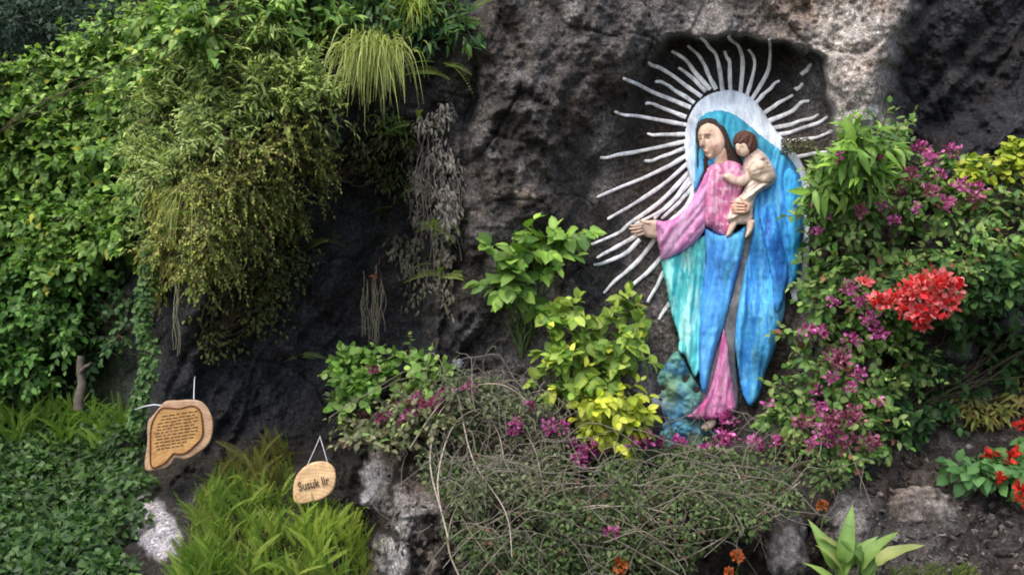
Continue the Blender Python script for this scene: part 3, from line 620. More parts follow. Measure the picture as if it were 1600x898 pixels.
def pick_front(lv, k):
    """the leaves that show largest: inside the frame, nearest the outside of the clump"""
    y = lv.pos[:, 1]; u = 800 + lv.pos[:, 0] * F / y; v = 449 - (lv.pos[:, 2] - CZ) * F / y
    ok = (u > 4) & (u < 1596) & (v > 4) & (v < 894)
    score = y - 3.0 * lv.size + np.where(ok, 0, 50) + 0.12 * rng.random(len(y))
    order = np.argsort(score)[:k]; m = np.zeros(len(y), bool); m[order] = True; return m & ok
def bush(name, label, cat, poly, n_blob, r, per, tpl, size, palette, off=0.12, root=None, n_ind=0, mind=0, mat=M_LEAF, stem_col=(0.10, 0.075, 0.05), stem_r=0.007, group=None, depth=None, leafname='leaf', small=None, sprig=None, djit=.10, holes=0, **kw):
    cs = in_poly(poly, n_blob, mind)
    if holes: cs = cs[fbm(cs[:, 0] / 48, cs[:, 1] / 40, 2, 77) > holes]
    D = cliffD(cs[:, 0], cs[:, 1]) if depth is None else depth(cs[:, 0], cs[:, 1])
    y = D - off - djit * rng.random(len(cs)); C3 = P(cs[:, 0], cs[:, 1], y)
    if root is None:
        lo = C3[np.argmin(C3[:, 2])]; ru, rv = cs[np.argmin(C3[:, 2])]; root = P(ru, rv, cliffD(np.array([ru]), np.array([rv]))[0] + 0.02)
    root = np.array(root); t = thing(name, label, cat, root, group)
    ls = []; paths = []
    for c in C3:
        k = 0.7 + 0.6 * rng.random(); rr = np.array(r) * k
        if sprig:
            l_, p_ = sprig_leaves(c, rr, max(2, int(sprig[0] * k)), sprig[1], size, palette, **kw); ls.append(l_); paths += p_
        else: ls.append(blob_leaves(c, rr, int(per * k * k), size, palette, **kw))
    lv = cat_leaves(ls)
    for c in C3[:: max(1, len(C3) // 26)]:
        p = curve_path(root, c, 0.05, 10, 0.05); paths.append((p, stem_r * np.linspace(1.2, 0.4, 10)))
    tubes('stem', paths, M_BARK, t, root, stem_col, 5)
    if n_ind:
        m = pick_front(lv, n_ind); individuals(leafname, lv.sub(m), tpl, mat, t, root); lv = lv.sub(~m)
    if len(lv.pos): merged('foliage', lv, small or tpl, mat, t, root)
    return t, root, C3
def flowers(parent, base, spots, palette, size=(0.022, 0.034), n=30, name='flower_cluster', tpl=T_BRACT, squash=0.8, depthf=None, mat=M_PETAL):
    """bract clusters: spots are (u, v, radius px, metres in front of the rock)"""
    for (u, v, rp, off) in spots:
        y = float(cliffD(np.array([float(u)]), np.array([float(v)]))[0]) - off; c = P(u, v, y); R = rp * y / F
        k = max(18, int(n * (rp / 14) ** 1.7))
        d = unit(rng.normal(size=(k, 3)) + np.array([0, -.5, .2])); pos = c + d * R * np.array([1, .6, squash]) * (0.15 + 0.80 * rng.random((k, 1)))
        lv = Leaves(pos, unit(d + 0.6 * rng.normal(size=(k, 3))), unit(np.array([0, -.7, .5]) + .6 * rng.normal(size=(k, 3))), size[0] + (size[1] - size[0]) * rng.random(k), tints(k, palette, .25))
        merged(name, lv, tpl, mat, parent, base, False)
def grass_blades(name, roots, dirs, length, width, palette, mat, parent, base, bend=0.8, seg=6, stuff=True):
    n = len(roots); t = np.linspace(0, 1, seg); L = length[0] + (length[1] - length[0]) * rng.random(n); W = width[0] + (width[1] - width[0]) * rng.random(n)
    dirs = unit(dirs); bd = bend * (0.6 + 0.8 * rng.random(n))
    p = roots[:, None, :] + L[:, None, None] * (dirs[:, None, :] * (t * (1 - .25 * t))[None, :, None] + np.array([0, 0, -1.0]) * (bd[:, None] * t[None] ** 2)[..., None] * 0.8)
    side = unit(np.cross(dirs, np.array([0, -1.0, 0.25])) + 0.5 * rng.normal(size=(n, 3)))
    w = W[:, None] * (1 - t[None] ** 1.8) * 0.5 + 0.0006
    A = p - side[:, None, :] * w[..., None]; B = p + side[:, None, :] * w[..., None]
    V = np.stack([A, B], 2).reshape(n, seg * 2, 3); i = np.arange(seg - 1) * 2; f = np.stack([i, i + 1, i + 3, i + 2], -1)
    Fa = (f[None] + (np.arange(n) * seg * 2)[:, None, None]).reshape(-1, 4); tc_ = np.repeat(tints(n, palette, .25)[:, None, :], seg * 2, 1)
    o = link(name, mesh_np(name, V.reshape(-1, 3) - np.array(base), Fa, np.clip(tc_, 0, 1).reshape(-1, 3)), mat, parent)
    if stuff: o['kind'] = 'stuff'
    return o
def fern(label, spots, nf, length, palette, up=1.3, spread=0.55, group=None, off=0.05, cat='fern', tset=(0, 1, 1, 2)):
    """fronds springing from one or more crowns of one fern clump"""
    u0, v0 = spots[0]; base = P(u0, v0, float(cliffD(np.array([float(u0)]), np.array([float(v0)]))[0]) - off)
    t = thing('fern', label, cat, base, group); n = 0
    for (u, v) in spots:
        r0 = P(u, v, float(cliffD(np.array([float(u)]), np.array([float(v)]))[0]) - off)
        d = unit(np.stack([spread * rng.normal(size=nf), -0.35 - 0.5 * rng.random(nf), up * (0.7 + 0.5 * rng.random(nf))], -1))
        nr = unit(np.array([0, -.55, .8]) + .35 * rng.normal(size=(nf, 3)) - 0.3 * d)
        lv = Leaves(r0 + 0.04 * rng.normal(size=(nf, 3)), d, nr, length[0] + (length[1] - length[0]) * rng.random(nf), tints(nf, palette, .25))
        for k in set(tset):
            m = np.array([tset[i % len(tset)] == k for i in range(nf)]); individuals('frond', lv.sub(m), FRONDS[k], M_LEAF, t, base)
    return t
def cd(u, v): return float(cliffD(np.array([float(u)]), np.array([float(v)]))[0])

# palettes (leaf base colours)
G_BRIGHT = [(0.055, 0.135, 0.025), (0.12, 0.24, 0.045), (0.21, 0.34, 0.085)]
G_MID = [(0.032, 0.095, 0.02), (0.068, 0.17, 0.034), (0.115, 0.235, 0.06)]
G_DARK = [(0.018, 0.055, 0.018), (0.036, 0.095, 0.028), (0.065, 0.15, 0.045)]
G_LIGHT = [(0.12, 0.20, 0.05), (0.21, 0.31, 0.085), (0.31, 0.40, 0.14)]
G_OLIVE = [(0.15, 0.16, 0.025), (0.27, 0.27, 0.045), (0.42, 0.40, 0.09)]
G_LIME = [(0.20, 0.29, 0.03), (0.36, 0.43, 0.05), (0.50, 0.52, 0.07)]
G_FERN = [(0.16, 0.25, 0.03), (0.28, 0.38, 0.05), (0.40, 0.48, 0.09)]
G_GREY = [(0.09, 0.105, 0.05), (0.145, 0.16, 0.09), (0.22, 0.225, 0.14)]
MAG = [(0.22, 0.02, 0.12), (0.43, 0.06, 0.29), (0.66, 0.22, 0.54)]
DUSK = [(0.17, 0.035, 0.09), (0.31, 0.08, 0.18), (0.42, 0.18, 0.27)]
RED = [(0.52, 0.015, 0.02), (0.72, 0.04, 0.055), (0.82, 0.22, 0.26)]

# ------------------------------------------------------------------ far hillside trees, top left
for k, (u, v, y, s, lab) in enumerate(((-20, 62, 13.2, .66, 'hazy dark tree far off in the extreme upper corner above the vine'), (50, 34, 14.2, .72, 'distant blue-green tree behind the top edge of the leafy bank'), (125, 30, 12.4, .62, 'small distant dark tree right beside the top of the leafy bank'))):
    base = P(u, v, y) - np.array([0, 0, 3.0]); t = thing('distant_tree', lab, 'tree', base, 'far trees above the bank')
    tubes('trunk', [(curve_path(base, base + np.array([0.1, 0, 3.0]), 0, 8, .1), np.linspace(.14, .05, 8))], M_BARK, t, base, (.05, .04, .03), 6)
    ls = [blob_leaves(base + np.array([0, 0, 3.0]) + rng.normal(size=3) * np.array([.9, .5, .6]) * s, (.55 * s,) * 3, 260, (.05, .09), [(.03, .06, .045), (.05, .09, .065), (.075, .12, .09)]) for _ in range(20)]
    merged('crown', cat_leaves(ls), T_TINY, M_MOSSY, t, base)
    limb = [(curve_path(base + np.array([0, 0, 2.0]), base + np.array([dx, 0, 3.2]), .1, 7, .05), np.linspace(.05, .02, 7)) for dx in (-.7, -.3, .4, .8)]
    tubes('limb', limb, M_BARK, t, base, (.05, .04, .03), 5)

# ------------------------------------------------------------------ left bank of broad-leaved climbers
VG = 'broad-leaved climbers on the left bank'
bush('leafy_vine', 'broad-leaved bright green vine spilling over the top of the left bank', 'vine', [(-160, 110), (0, 98), (50, 78), (110, 50), (180, 30), (250, 15), (330, 15), (335, 60), (255, 110), (215, 180), (205, 250), (-160, 250)], 150, (.14, .14, .14), 46, T_HEART, (.035, .085), G_BRIGHT + [(.28, .40, .13)], off=.22, djit=.2, sprig=(8, 7), n_ind=300, group=VG, stem_r=.0035, droop=.55, depth=lambda u, v: np.minimum(cliffD(u, v), 9.45), odd=(.30, .32, .05), oddp=.03)
bush('leafy_vine', 'mid green vine with heart-shaped leaves halfway down the left bank', 'vine', [(-160, 225), (205, 235), (225, 310), (190, 400), (120, 440), (-160, 440)], 150, (.14, .14, .14), 46, T_HEART, (.035, .085), G_BRIGHT, off=.22, djit=.2, sprig=(8, 7), n_ind=300, group=VG, stem_r=.0035, droop=.6, odd=(.28, .30, .05), oddp=.03)
bush('leafy_vine', 'deep green shaded vine above the ivy mound on the left', 'vine', [(-160, 420), (150, 405), (150, 470), (115, 540), (80, 600), (-160, 610)], 100, (.15, .15, .15), 40, T_OVATE, (.04, .09), G_MID, off=.22, djit=.2, sprig=(8, 7), n_ind=240, group=VG, stem_r=.0035, droop=.6)
# pale stake in the shrubs
b0 = P(123, 640, 8.2); st = thing('tree_stump', 'short grey broken trunk standing among shrubs above the ivy mound', 'tree stump', b0)
tubes('trunk', [(curve_path(b0, P(127, 556, 8.25), 0, 9, .012), np.linspace(.036, .026, 9))], M_BARK, st, b0, (.10, .085, .068), 9)
tubes('branch_stub', [(curve_path(P(127, 580, 8.22), P(143, 566, 8.15), 0, 5, .004), np.linspace(.018, .010, 5))], M_BARK, st, b0, (.10, .085, .068), 7)

# ivy mound and ferns above it
bush('ivy_mound', 'dense dark ivy mound of small leaves in the lower left corner', 'ivy', [(-150, 650), (60, 648), (130, 645), (200, 660), (222, 735), (200, 800), (185, 910), (-150, 910)], 190, (.12, .10, .12), 80, T_IVY, (.04, .062), [(.018, .048, .012), (.038, .09, .022), (.085, .165, .045)], off=.12, n_ind=300, droop=.35, stem_r=.003, stem_col=(.05, .06, .03))
bush('leafy_vine', 'sparse dark vine in the shade between stump and overhang', 'vine', [(120, 460), (205, 400), (215, 500), (205, 600), (140, 590)], 26, (.13, .12, .12), 40, T_OVATE, (.035, .07), G_DARK, off=.06, sprig=(5, 6), n_ind=100, group=VG, stem_r=.0035, droop=.6)
fern('bright green fern row growing between the stump and the ivy mound', [(10, 668), (45, 664), (80, 660), (115, 660), (150, 664), (185, 672), (30, 690), (100, 690), (165, 695)], 24, (.16, .28), [(.11, .22, .03), (.22, .37, .07)], off=.34, tset=(0, 1))

# ------------------------------------------------------------------ overhang vegetation
bush('feathery_shrub', 'pale feathery shrub with narrow leaves on top of the dark overhang', 'shrub', [(215, 165), (255, 110), (310, 70), (400, 62), (500, 100), (520, 160), (430, 180), (385, 225), (300, 290), (240, 310), (240, 420), (225, 400), (212, 250)], 90, (.15, .14, .14), 110, T_LANCE, (.03, .065), G_LIGHT + [(.36, .43, .17)], off=.12, djit=.18, n_ind=220, sprig=(11, 13), droop=.10, up=.9)
bush('leafy_shrub', 'loose green shrub along the top edge above the feathery shrub', 'shrub', [(250, -30), (520, -30), (540, 20), (500, 70), (430, 60), (340, 45), (260, 20)], 26, (.16, .14, .14), 80, T_LANCE, (.06, .10), G_BRIGHT + [(.18, .32, .08)], off=.2, n_ind=150, sprig=(7, 9), droop=.25, up=.7)
bush('leafy_shrub', 'dim green undergrowth behind the drooping grass tuft', 'shrub', [(480, -20), (740, -20), (735, 60), (690, 110), (640, 60), (560, 50), (500, 90)], 24, (.13, .11, .12), 60, T_LANCE, (.05, .09), G_DARK + [(.12, .22, .05)], off=.06, n_ind=100, droop=.5)
bush('moss_cushion', 'yellow olive mossy creeper draped over the hollow\'s left lip', 'moss', [(230, 330), (300, 270), (380, 215), (470, 185), (530, 200), (500, 290), (460, 350), (400, 400), (340, 430), (280, 440), (245, 390)], 150, (.11, .08, .12), 75, T_TINY, (.018, .040), [(.10, .145, .03), (.20, .25, .05), (.36, .39, .11), (.15, .24, .06)], off=.08, djit=.24, sprig=(8, 11), droop=1.1, up=-.1, mat=M_MOSSY, odd=(.16, .11, .05), oddp=.08)
bush('hanging_creeper', 'dull green creeper thinning out below the mossy lip', 'creeper', [(300, 430), (470, 330), (510, 380), (450, 480), (400, 560), (320, 560), (290, 500)], 40, (.09, .07, .13), 40, T_TINY, (.02, .045), [(.05, .07, .02), (.10, .12, .035), (.16, .16, .06)], off=.06, droop=.9, mat=M_MOSSY)
bush('hanging_creeper', 'grey-green straggly creeper hanging down the left edge of the overhang', 'creeper', [(215, 290), (262, 300), (285, 380), (280, 470), (250, 480), (228, 400)], 24, (.07, .06, .14), 60, T_LANCE, (.03, .06), G_OLIVE + [(.10, .22, .05)], off=.12, droop=1.1)
# grass tufts
def tuft(label, u, v, n, su, ln, pal, yo=.12, bend=1.0, wd=(.005, .010)):
    y = cd(u, v) - yo; base = P(u, v, y); t = thing('grass_tuft', label, 'grass tuft', base, 'hanging grass tufts')
    roots = base + np.stack([su * rng.normal(size=n), .06 * rng.normal(size=n) - .02, su * .55 * rng.normal(size=n)], -1)
    d = np.stack([(roots[:, 0] - base[0]) * 1.6 + .30 * rng.normal(size=n), -.45 - .3 * rng.random(n), .9 * rng.random(n) - .25], -1)
    grass_blades('blades', roots, d, ln, wd, pal, M_LEAF, t, base, bend)
    tubes('root_crown', [(np.array([base + (-su, .02, 0), base + (0, -.01, .015), base + (su, .02, 0)]), np.array([.02, .035, .02]))], M_BARK, t, base, (.07, .06, .03), 6)
tuft('large pale drooping grass tuft at the brow of the hollow', 582, 76, 640, .088, (.12, .34), [(.20, .26, .05), (.33, .40, .11), (.48, .52, .2)], .30, 1.25)
tuft('small bright grass tuft on the skyline above the drooping tuft', 640, 12, 200, .08, (.18, .3), G_FERN, .18, .9)
tuft('thin yellow grass strands hanging over the mossy lip', 285, 300, 70, .09, (.15, .32), [(.2, .26, .05), (.34, .38, .1)], .25, 1.3, (.003, .006))
# hanging ferns along the hollow's right edge
for lab, u, v, n, ln in (('narrow fern arching out beside the crack at the top', 715, 45, 7, (.2, .3)), ('fern with long fronds below the top fern by the crack', 690, 110, 6, (.22, .34)), ('small drooping fern on the dark rock left of the dry curtain', 640, 190, 6, (.16, .26)),
                         ('drooping fern near the middle of the dry curtain', 655, 290, 5, (.16, .24)), ('fern hanging at the foot of the dry curtain', 690, 350, 8, (.18, .3)), ('lowest fern on the rock edge over the bougainvillea', 690, 420, 6, (.16, .26)), ('fern hanging from the brow right beneath the drooping tuft', 600, 205, 7, (.16, .26)), ('fern halfway down the dark rock face left of the ferns by the crack', 610, 330, 7, (.14, .24)), ('small fern on bare black rock right of the mossy drape', 520, 370, 7, (.12, .2)), ('lone small fern low on the black rock above the oval sign', 470, 560, 6, (.10, .18))):
    fern(lab, [(u, v)], n, ln, [(.14, .24, .05), (.28, .38, .10)], up=.25, spread=.9, group='ferns along the right edge of the hollow', tset=(1, 2, 3))
# dry curtain of dead leaves and roots
u0, v0 = 685, 180; base = P(u0, v0, cd(u0, v0) - .05); t = thing('dry_root_curtain', 'grey curtain of dead leaves and roots hanging beside the crack', 'dead plant', base)
cs = in_poly([(650, 175), (714, 165), (720, 300), (705, 370), (660, 370), (630, 270)], 44); ls = []
for q in cs: ls.append(blob_leaves(P(q[0], q[1], cd(*q) - .07), (.06, .05, .09), 36, (.025, .055), [(.12, .105, .10), (.22, .20, .19), (.32, .30, .28)], droop=1.3))
lo = in_poly([(600, 370), (705, 365), (708, 480), (620, 490)], 26)
for q in lo: ls.append(blob_leaves(P(q[0], q[1], cd(*q) - .07), (.06, .05, .09), 26, (.025, .05), [(.10, .09, .085), (.2, .19, .16), (.14, .17, .08)], droop=1.4))
merged('dead_leaves', cat_leaves(ls), T_LANCE, M_MOSSY, t, base)
for k in range(16):
    u = rng.uniform(640, 715); v = rng.uniform(180, 260); l = rng.uniform(100, 240); y = cd(u, v) - .06
    tubes('root', [(curve_path(P(u, v, y), P(u + rng.uniform(-22, 14), v + l, y + rng.uniform(-.03, .1)), 0, 14, .03), np.linspace(.005, .0022, 14))], M_BARK, t, base, (.15, .13, .115), 5)
bush('hanging_creeper', 'thin green creeper scattered over the dark rock under the drooping tuft', 'creeper', [(480, 215), (600, 180), (650, 200), (640, 330), (560, 260), (500, 300)], 26, (.08, .06, .10), 26, T_LANCE, (.03, .055), [(.07, .11, .04), (.14, .2, .07), (.18, .17, .1)], off=.05, droop=.9)
# trailing strands that hang into the hollow
for lab, uu, vv0, vv1, nst in (('thin straw-coloured strands hanging in the hollow above the round-leaved plant', (566, 604), 425, 545, 22), ('few pale trailing stems in the hollow above the large sign', (262, 300), 440, 560, 5)):
    um = sum(uu) / 2; base = P(um, vv0, cd(um, vv0) - .35); t = thing('trailing_stems', lab, 'dead plant', base)
    for k in range(nst):
        u = rng.uniform(*uu); a = P(u, vv0 + rng.uniform(-12, 30), base[1] + rng.uniform(-.05, .05)); e = P(u + rng.uniform(-10, 10), vv1 - rng.uniform(0, 40), base[1] + rng.uniform(-.05, .05))
        tubes('stem', [(curve_path(a, e, 0, 12, .014), np.linspace(.0032, .0018, 12))], M_BARK, t, base, (.24, .22, .15), 4)
    tubes('root_stock', [(curve_path(P(um, vv0 - 6, base[1]), P(um + 14, vv0 - 20, cd(um, vv0) + .03), .02, 7, .01), .008)], M_BARK, t, base, (.15, .10, .07), 5)
    if nst > 10:
        ls = [blob_leaves(P(588, 432, base[1] - .02), (.04, .04, .04), 9, (.025, .045), [(.16, .05, .02), (.26, .09, .04)], droop=.8)]; merged('withered_leaves', cat_leaves(ls), T_LANCE, M_MOSSY, t, base)
# ivy string left of the sign
base = P(238, 400, 8.25); t = thing('ivy_strand', 'slim ivy strand dangling down to the large wooden sign', 'ivy', base)
pth = catmull([(238, 400), (228, 450), (224, 500), (234, 560), (222, 610), (214, 660)], 10, False); yy = 8.2 - .1 * np.linspace(0, 1, len(pth)); p3 = P(pth[:, 0], pth[:, 1], yy)
tubes('stem', [(p3, .005)], M_BARK, t, base, (.10, .09, .05), 5)
ls = [blob_leaves(p, (.06, .05, .05), 12, (.03, .055), [(.045, .115, .03), (.11, .20, .06)], droop=.7) for p in p3]; individuals('leaf', cat_leaves(ls), T_IVY, M_LEAF, t, base)

# ------------------------------------------------------------------ hollow floor: round-leaved plant and small bougainvillea
bush('round_leaved_plant', 'fresh green round-leaved plant growing in the mouth of the hollow', 'plant', [(530, 560), (600, 545), (690, 555), (695, 600), (600, 625), (530, 640)], 22, (.10, .09, .09), 34, T_ROUND, (.045, .075), [(.08, .19, .03), (.15, .30, .06), (.27, .40, .12)], off=.45, n_ind=200, sprig=(5, 6), droop=.3, up=.6)
t, rt, _ = bush('bougainvillea', 'small bougainvillea with dusky pink bracts below the round-leaved plant', 'bougainvillea', [(530, 630), (600, 615), (690, 610), (715, 640), (690, 690), (610, 700), (540, 690)], 24, (.10, .09, .08), 36, T_OVATE, (.035, .06), G_GREY + [(.12, .24, .06)], off=.45, n_ind=120, sprig=(6, 6))
flowers(t, rt, [(650, 630, 24, .58), (625, 645, 22, .56), (675, 632, 18, .58), (600, 655, 16, .55), (690, 620, 14, .6), (640, 655, 16, .58), (540, 690, 12, .5), (570, 650, 12, .5), (520, 575, 6, .5), (585, 578, 8, .6)], MAG[:2] + DUSK[1:], (.022, .036), 26)
# ------------------------------------------------------------------ shrubs at the niche's left edge
bush('leafy_shrub', 'glossy green shrub with large leaves reaching highest left of the relief', 'shrub', [(765, 385), (790, 355), (850, 345), (905, 365), (890, 390), (850, 420), (850, 470), (790, 480), (775, 440)], 17, (.12, .10, .10), 16, T_OVATE, (.085, .14), G_BRIGHT + [(.24, .40, .07)], off=.20, sprig=(2, 7), up=.4, root=P(815, 560, cd(815, 560) + .02), n_ind=280, droop=.35, stem_col=(.10, .14, .05), stem_r=.009)
bush('leafy_shrub', 'yellow-green leafy shrub beside the outstretched hand\'s lower rays', 'shrub', [(835, 490), (900, 470), (985, 470), (1025, 500), (1020, 545), (960, 600), (880, 630), (830, 600), (820, 540)], 36, (.12, .10, .10), 24, T_OVATE, (.065, .115), [(.08, .17, .03), (.19, .31, .05), (.34, .44, .09)], off=.20, djit=.16, sprig=(3, 7), root=P(900, 660, cd(900, 660) + .02), n_ind=300, droop=.5, stem_col=(.10, .14, .05), odd=(.45, .5, .08), oddp=.1)
bush('leafy_shrub', 'lime yellow variegated shrub just above the dry hedge', 'shrub', [(905, 625), (950, 610), (1000, 620), (1000, 665), (950, 685), (905, 675)], 15, (.09, .09, .09), 24, T_OVATE, (.06, .11), G_LIME, off=.42, sprig=(5, 6), n_ind=220, droop=.6, root=P(950, 700, cd(950, 700) + .02))

# ------------------------------------------------------------------ dry hedge under the relief
t, rt, C3 = bush('dry_hedge', 'dry tangled bougainvillea hedge with sparse grey-green leaves under the relief', 'hedge', [(600, 640), (700, 600), (800, 640), (880, 680), (1000, 690), (1100, 690), (1230, 690), (1340, 690), (1320, 740), (1230, 790), (1120, 850), (1000, 905), (760, 905), (700, 830), (690, 740)], 240, (.12, .11, .10), 70, T_TINY, (.024, .045), [(.04, .07, .022), (.075, .12, .042), (.14, .18, .085), (.055, .11, .03)], off=.18, djit=.2, holes=.36, root=P(900, 900, cd(900, 900) + .05), mat=M_MOSSY, jit=.35, odd=(.20, .10, .07), oddp=.03)
tw = []
for k in range(400):
    c = C3[rng.integers(len(C3))] + rng.normal(size=3) * .10; d = unit(rng.normal(size=3) * np.array([1, .35, .8]) + np.array([.1, -.15, -.1])); l = rng.uniform(.15, .55)
    tw.append((curve_path(c - d * l / 2, c + d * l / 2 + np.array([0, -.05, 0]), rng.uniform(-.1, .14), 8, .03), np.linspace(.0035, .0014, 8)))
for k in range(60):
    c = C3[rng.integers(len(C3))] + np.array([0, -.10, 0]); d = unit(rng.normal(size=3) * np.array([1, .15, .35])); l = rng.uniform(.5, 1.2)
    tw.append((curve_path(c - d * l / 2, c + d * l / 2, rng.uniform(.05, .28), 14, .05), np.linspace(.0038, .0018, 14)))
tubes('twigs', tw, M_BARK, t, rt, (.17, .15, .12), 4)['kind'] = 'stuff'
CANES = [[(700, 660), (690, 720), (720, 790), (780, 850), (840, 905)], [(740, 650), (800, 700), (900, 730), (1000, 722)], [(840, 905), (850, 840), (900, 800), (980, 790), (1040, 800)], [(700, 760), (740, 700), (800, 690), (870, 720)], [(690, 640), (680, 690), (700, 760), (735, 830), (790, 905)], [(690, 650), (720, 720), (760, 775), (792, 805)], [(700, 655), (760, 640), (830, 690), (860, 760)], [(830, 790), (880, 765), (950, 758), (1060, 762), (1110, 790), (1150, 808)], [(720, 905), (700, 850), (715, 790), (760, 760)],
         [(1010, 880), (1060, 875), (1120, 845), (1190, 800), (1250, 752)], [(880, 800), (950, 790), (1000, 830), (1040, 870)], [(1130, 700), (1160, 760), (1150, 820), (1100, 870)], [(940, 700), (960, 760), (1010, 800), (1060, 850)]]
for cpts in CANES:
    q = catmull(cpts, 8, False); y = cliffD(q[:, 0], q[:, 1]); y = np.convolve(np.pad(y, 6, mode='edge'), np.ones(13) / 13, 'valid') - .36
    tubes('cane', [(P(q[:, 0], q[:, 1], y), np.linspace(.0055, .0030, len(q)))], M_BARK, t, rt, (.30, .26, .20), 6)
flowers(t, rt, [(878, 668, 13, .6), (925, 700, 18, .52), (905, 718, 14, .52), (1010, 686, 16, .5), (1135, 655, 18, .4), (1132, 684, 22, .48), (1030, 690, 12, .5), (955, 832, 10, .5), (945, 700, 14, .52), (985, 690, 12, .5), (1060, 690, 13, .5), (1180, 692, 14, .5), (890, 692, 14, .52), (1105, 700, 12, .5), (1215, 690, 14, .5)], MAG, (.022, .036), 34)

t, rt, C3 = bush('tangled_shrub', 'grey-green tangled mound of stems rising at the hedge\'s left end', 'shrub', [(600, 660), (660, 620), (710, 596), (800, 604), (860, 660), (900, 700), (860, 760), (740, 790), (690, 740), (640, 700)], 90, (.11, .10, .10), 55, T_TINY, (.024, .044), [(.06, .08, .036), (.11, .135, .07), (.19, .205, .13), (.08, .125, .045)], off=.40, djit=.16, holes=.34, root=P(720, 760, cd(720, 760) + .03), mat=M_MOSSY, jit=.3)
tw = []
for k in range(170):
    c = C3[rng.integers(len(C3))] + rng.normal(size=3) * .08; d = unit(rng.normal(size=3) * np.array([1, .35, .8])); l = rng.uniform(.15, .5)
    tw.append((curve_path(c - d * l / 2, c + d * l / 2 + np.array([0, -.05, 0]), rng.uniform(-.05, .18), 8, .03), np.linspace(.0032, .0014, 8)))
tubes('twigs', tw, M_BARK, t, rt, (.20, .18, .145), 4)['kind'] = 'stuff'
for cpts in ([(690, 800), (672, 720), (690, 640), (740, 625), (780, 680), (790, 760)], [(700, 840), (684, 750), (712, 660), (770, 640), (830, 690), (850, 770)], [(640, 700), (700, 620), (780, 600), (840, 640)], [(720, 640), (740, 720), (790, 800), (800, 870)]):
    q = catmull(cpts, 8, False); y = cliffD(q[:, 0], q[:, 1]); y = np.convolve(np.pad(y, 6, mode='edge'), np.ones(13) / 13, 'valid') - .56
    tubes('cane', [(P(q[:, 0], q[:, 1], y), np.linspace(.0055, .0028, len(q)))], M_BARK, t, rt, (.33, .29, .23), 6)
flowers(t, rt, [(805, 665, 18, .62), (858, 664, 16, .6), (700, 612, 12, .6), (735, 606, 10, .6), (665, 636, 14, .6), (640, 650, 12, .6), (830, 632, 9, .55)], MAG, (.022, .036), 34)

# ------------------------------------------------------------------ big bougainvillea at right
t, rt, C3 = bush('bougainvillea', 'big leafy bougainvillea with magenta clusters covering the relief\'s right side', 'bougainvillea', [(1275, 300), (1330, 220), (1400, 215), (1490, 250), (1600, 290), (1720, 300), (1730, 470), (1610, 450), (1520, 440), (1430, 480), (1440, 580), (1400, 670), (1330, 720), (1230, 710), (1165, 700), (1190, 620), (1240, 560), (1250, 450), (1270, 380)], 195, (.13, .13, .12), 52, T_OVATE, (.035, .075), G_MID + [(.14, .24, .07), (.24, .33, .11), (.09, .15, .05)], off=.28, djit=.16, sprig=(6, 7), root=P(1400, 560, cd(1400, 560) + .03), n_ind=300, stem_r=.007, odd=(.24, .11, .07), oddp=.025, droop=.4)
MG = [(1435, 232, 20, .52), (1455, 250, 18, .52), (1488, 235, 16, .5), (1470, 272, 12, .5), (1310, 246, 8, .5), (1275, 315, 14, .55), (1290, 330, 14, .55), (1275, 362, 9, .52), (1500, 290, 16, .48), (1530, 292, 14, .48), (1480, 318, 16, .48), (1380, 322, 11, .5), (1395, 345, 13, .5), (1430, 325, 10, .5),
      (1325, 450, 18, .52), (1345, 470, 18, .54), (1300, 475, 12, .52), (1260, 515, 15, .56), (1285, 518, 14, .56), (1360, 500, 20, .56), (1375, 520, 16, .56), (1330, 530, 16, .56), (1275, 610, 10, .5), (1278, 635, 17, .52), (1340, 585, 17, .52), (1300, 590, 12, .52), (1375, 630, 10, .5), (1290, 680, 22, .5), (1270, 695, 14, .5), (1330, 605, 10, .5), (1200, 630, 10, .46)]
flowers(t, rt, [(a, b_, c * .95, o + .14) for a, b_, c, o in MG], MAG + [(.42, .09, .28)], (.020, .033), 34)
flowers(t, rt, [(1310, 560, 24, .66), (1300, 660, 30, .66), (1330, 650, 24, .64), (1400, 300, 16, .64), (1365, 248, 14, .66), (1420, 270, 16, .66), (1345, 330, 14, .64), (1255, 660, 16, .6), (1360, 690, 18, .6), (1320, 690, 20, .6), (1450, 300, 16, .62), (1520, 310, 16, .6)], DUSK, (.024, .038), 32, name='faded_flower_cluster')
t2, rt2, _ = bush('bougainvillea', 'bougainvillea branch with a bright red flower cluster at its end', 'bougainvillea', [(1380, 450), (1500, 440), (1540, 400), (1600, 390), (1600, 440), (1520, 480), (1420, 500)], 16, (.09, .08, .08), 30, T_OVATE, (.05, .08), G_DARK + [(.12, .22, .05)], off=.48, root=P(1590, 440, cd(1590, 440) + .02), n_ind=80, stem_r=.004)
flowers(t2, rt2, [(1466, 440, 26, .78), (1490, 450, 20, .76), (1440, 450, 24, .80), (1455, 478, 25, .80), (1484, 474, 22, .80), (1418, 458, 22, .76), (1398, 472, 22, .76), (1372, 470, 18, .74), (1428, 492, 20, .76), (1440, 508, 14, .76), (1350, 440, 8, .7), (1425, 440, 12, .7)], RED + [(.82, .30, .34)], (.030, .050), 30)
bush('leafy_shrub', 'long-leaved bright shrub rising beside the mantle\'s right shoulder', 'shrub', [(1262, 300), (1300, 260), (1335, 215), (1385, 185), (1402, 200), (1375, 250), (1330, 290), (1280, 320), (1258, 380)], 20, (.11, .10, .09), 20, T_LANCE, (.10, .18), G_BRIGHT + [(.22, .40, .06)], off=.50, sprig=(3, 6), up=.5, root=P(1345, 420, cd(1345, 420) + .02), n_ind=280, droop=.15, stem_r=.009, stem_col=(.12, .16, .06))
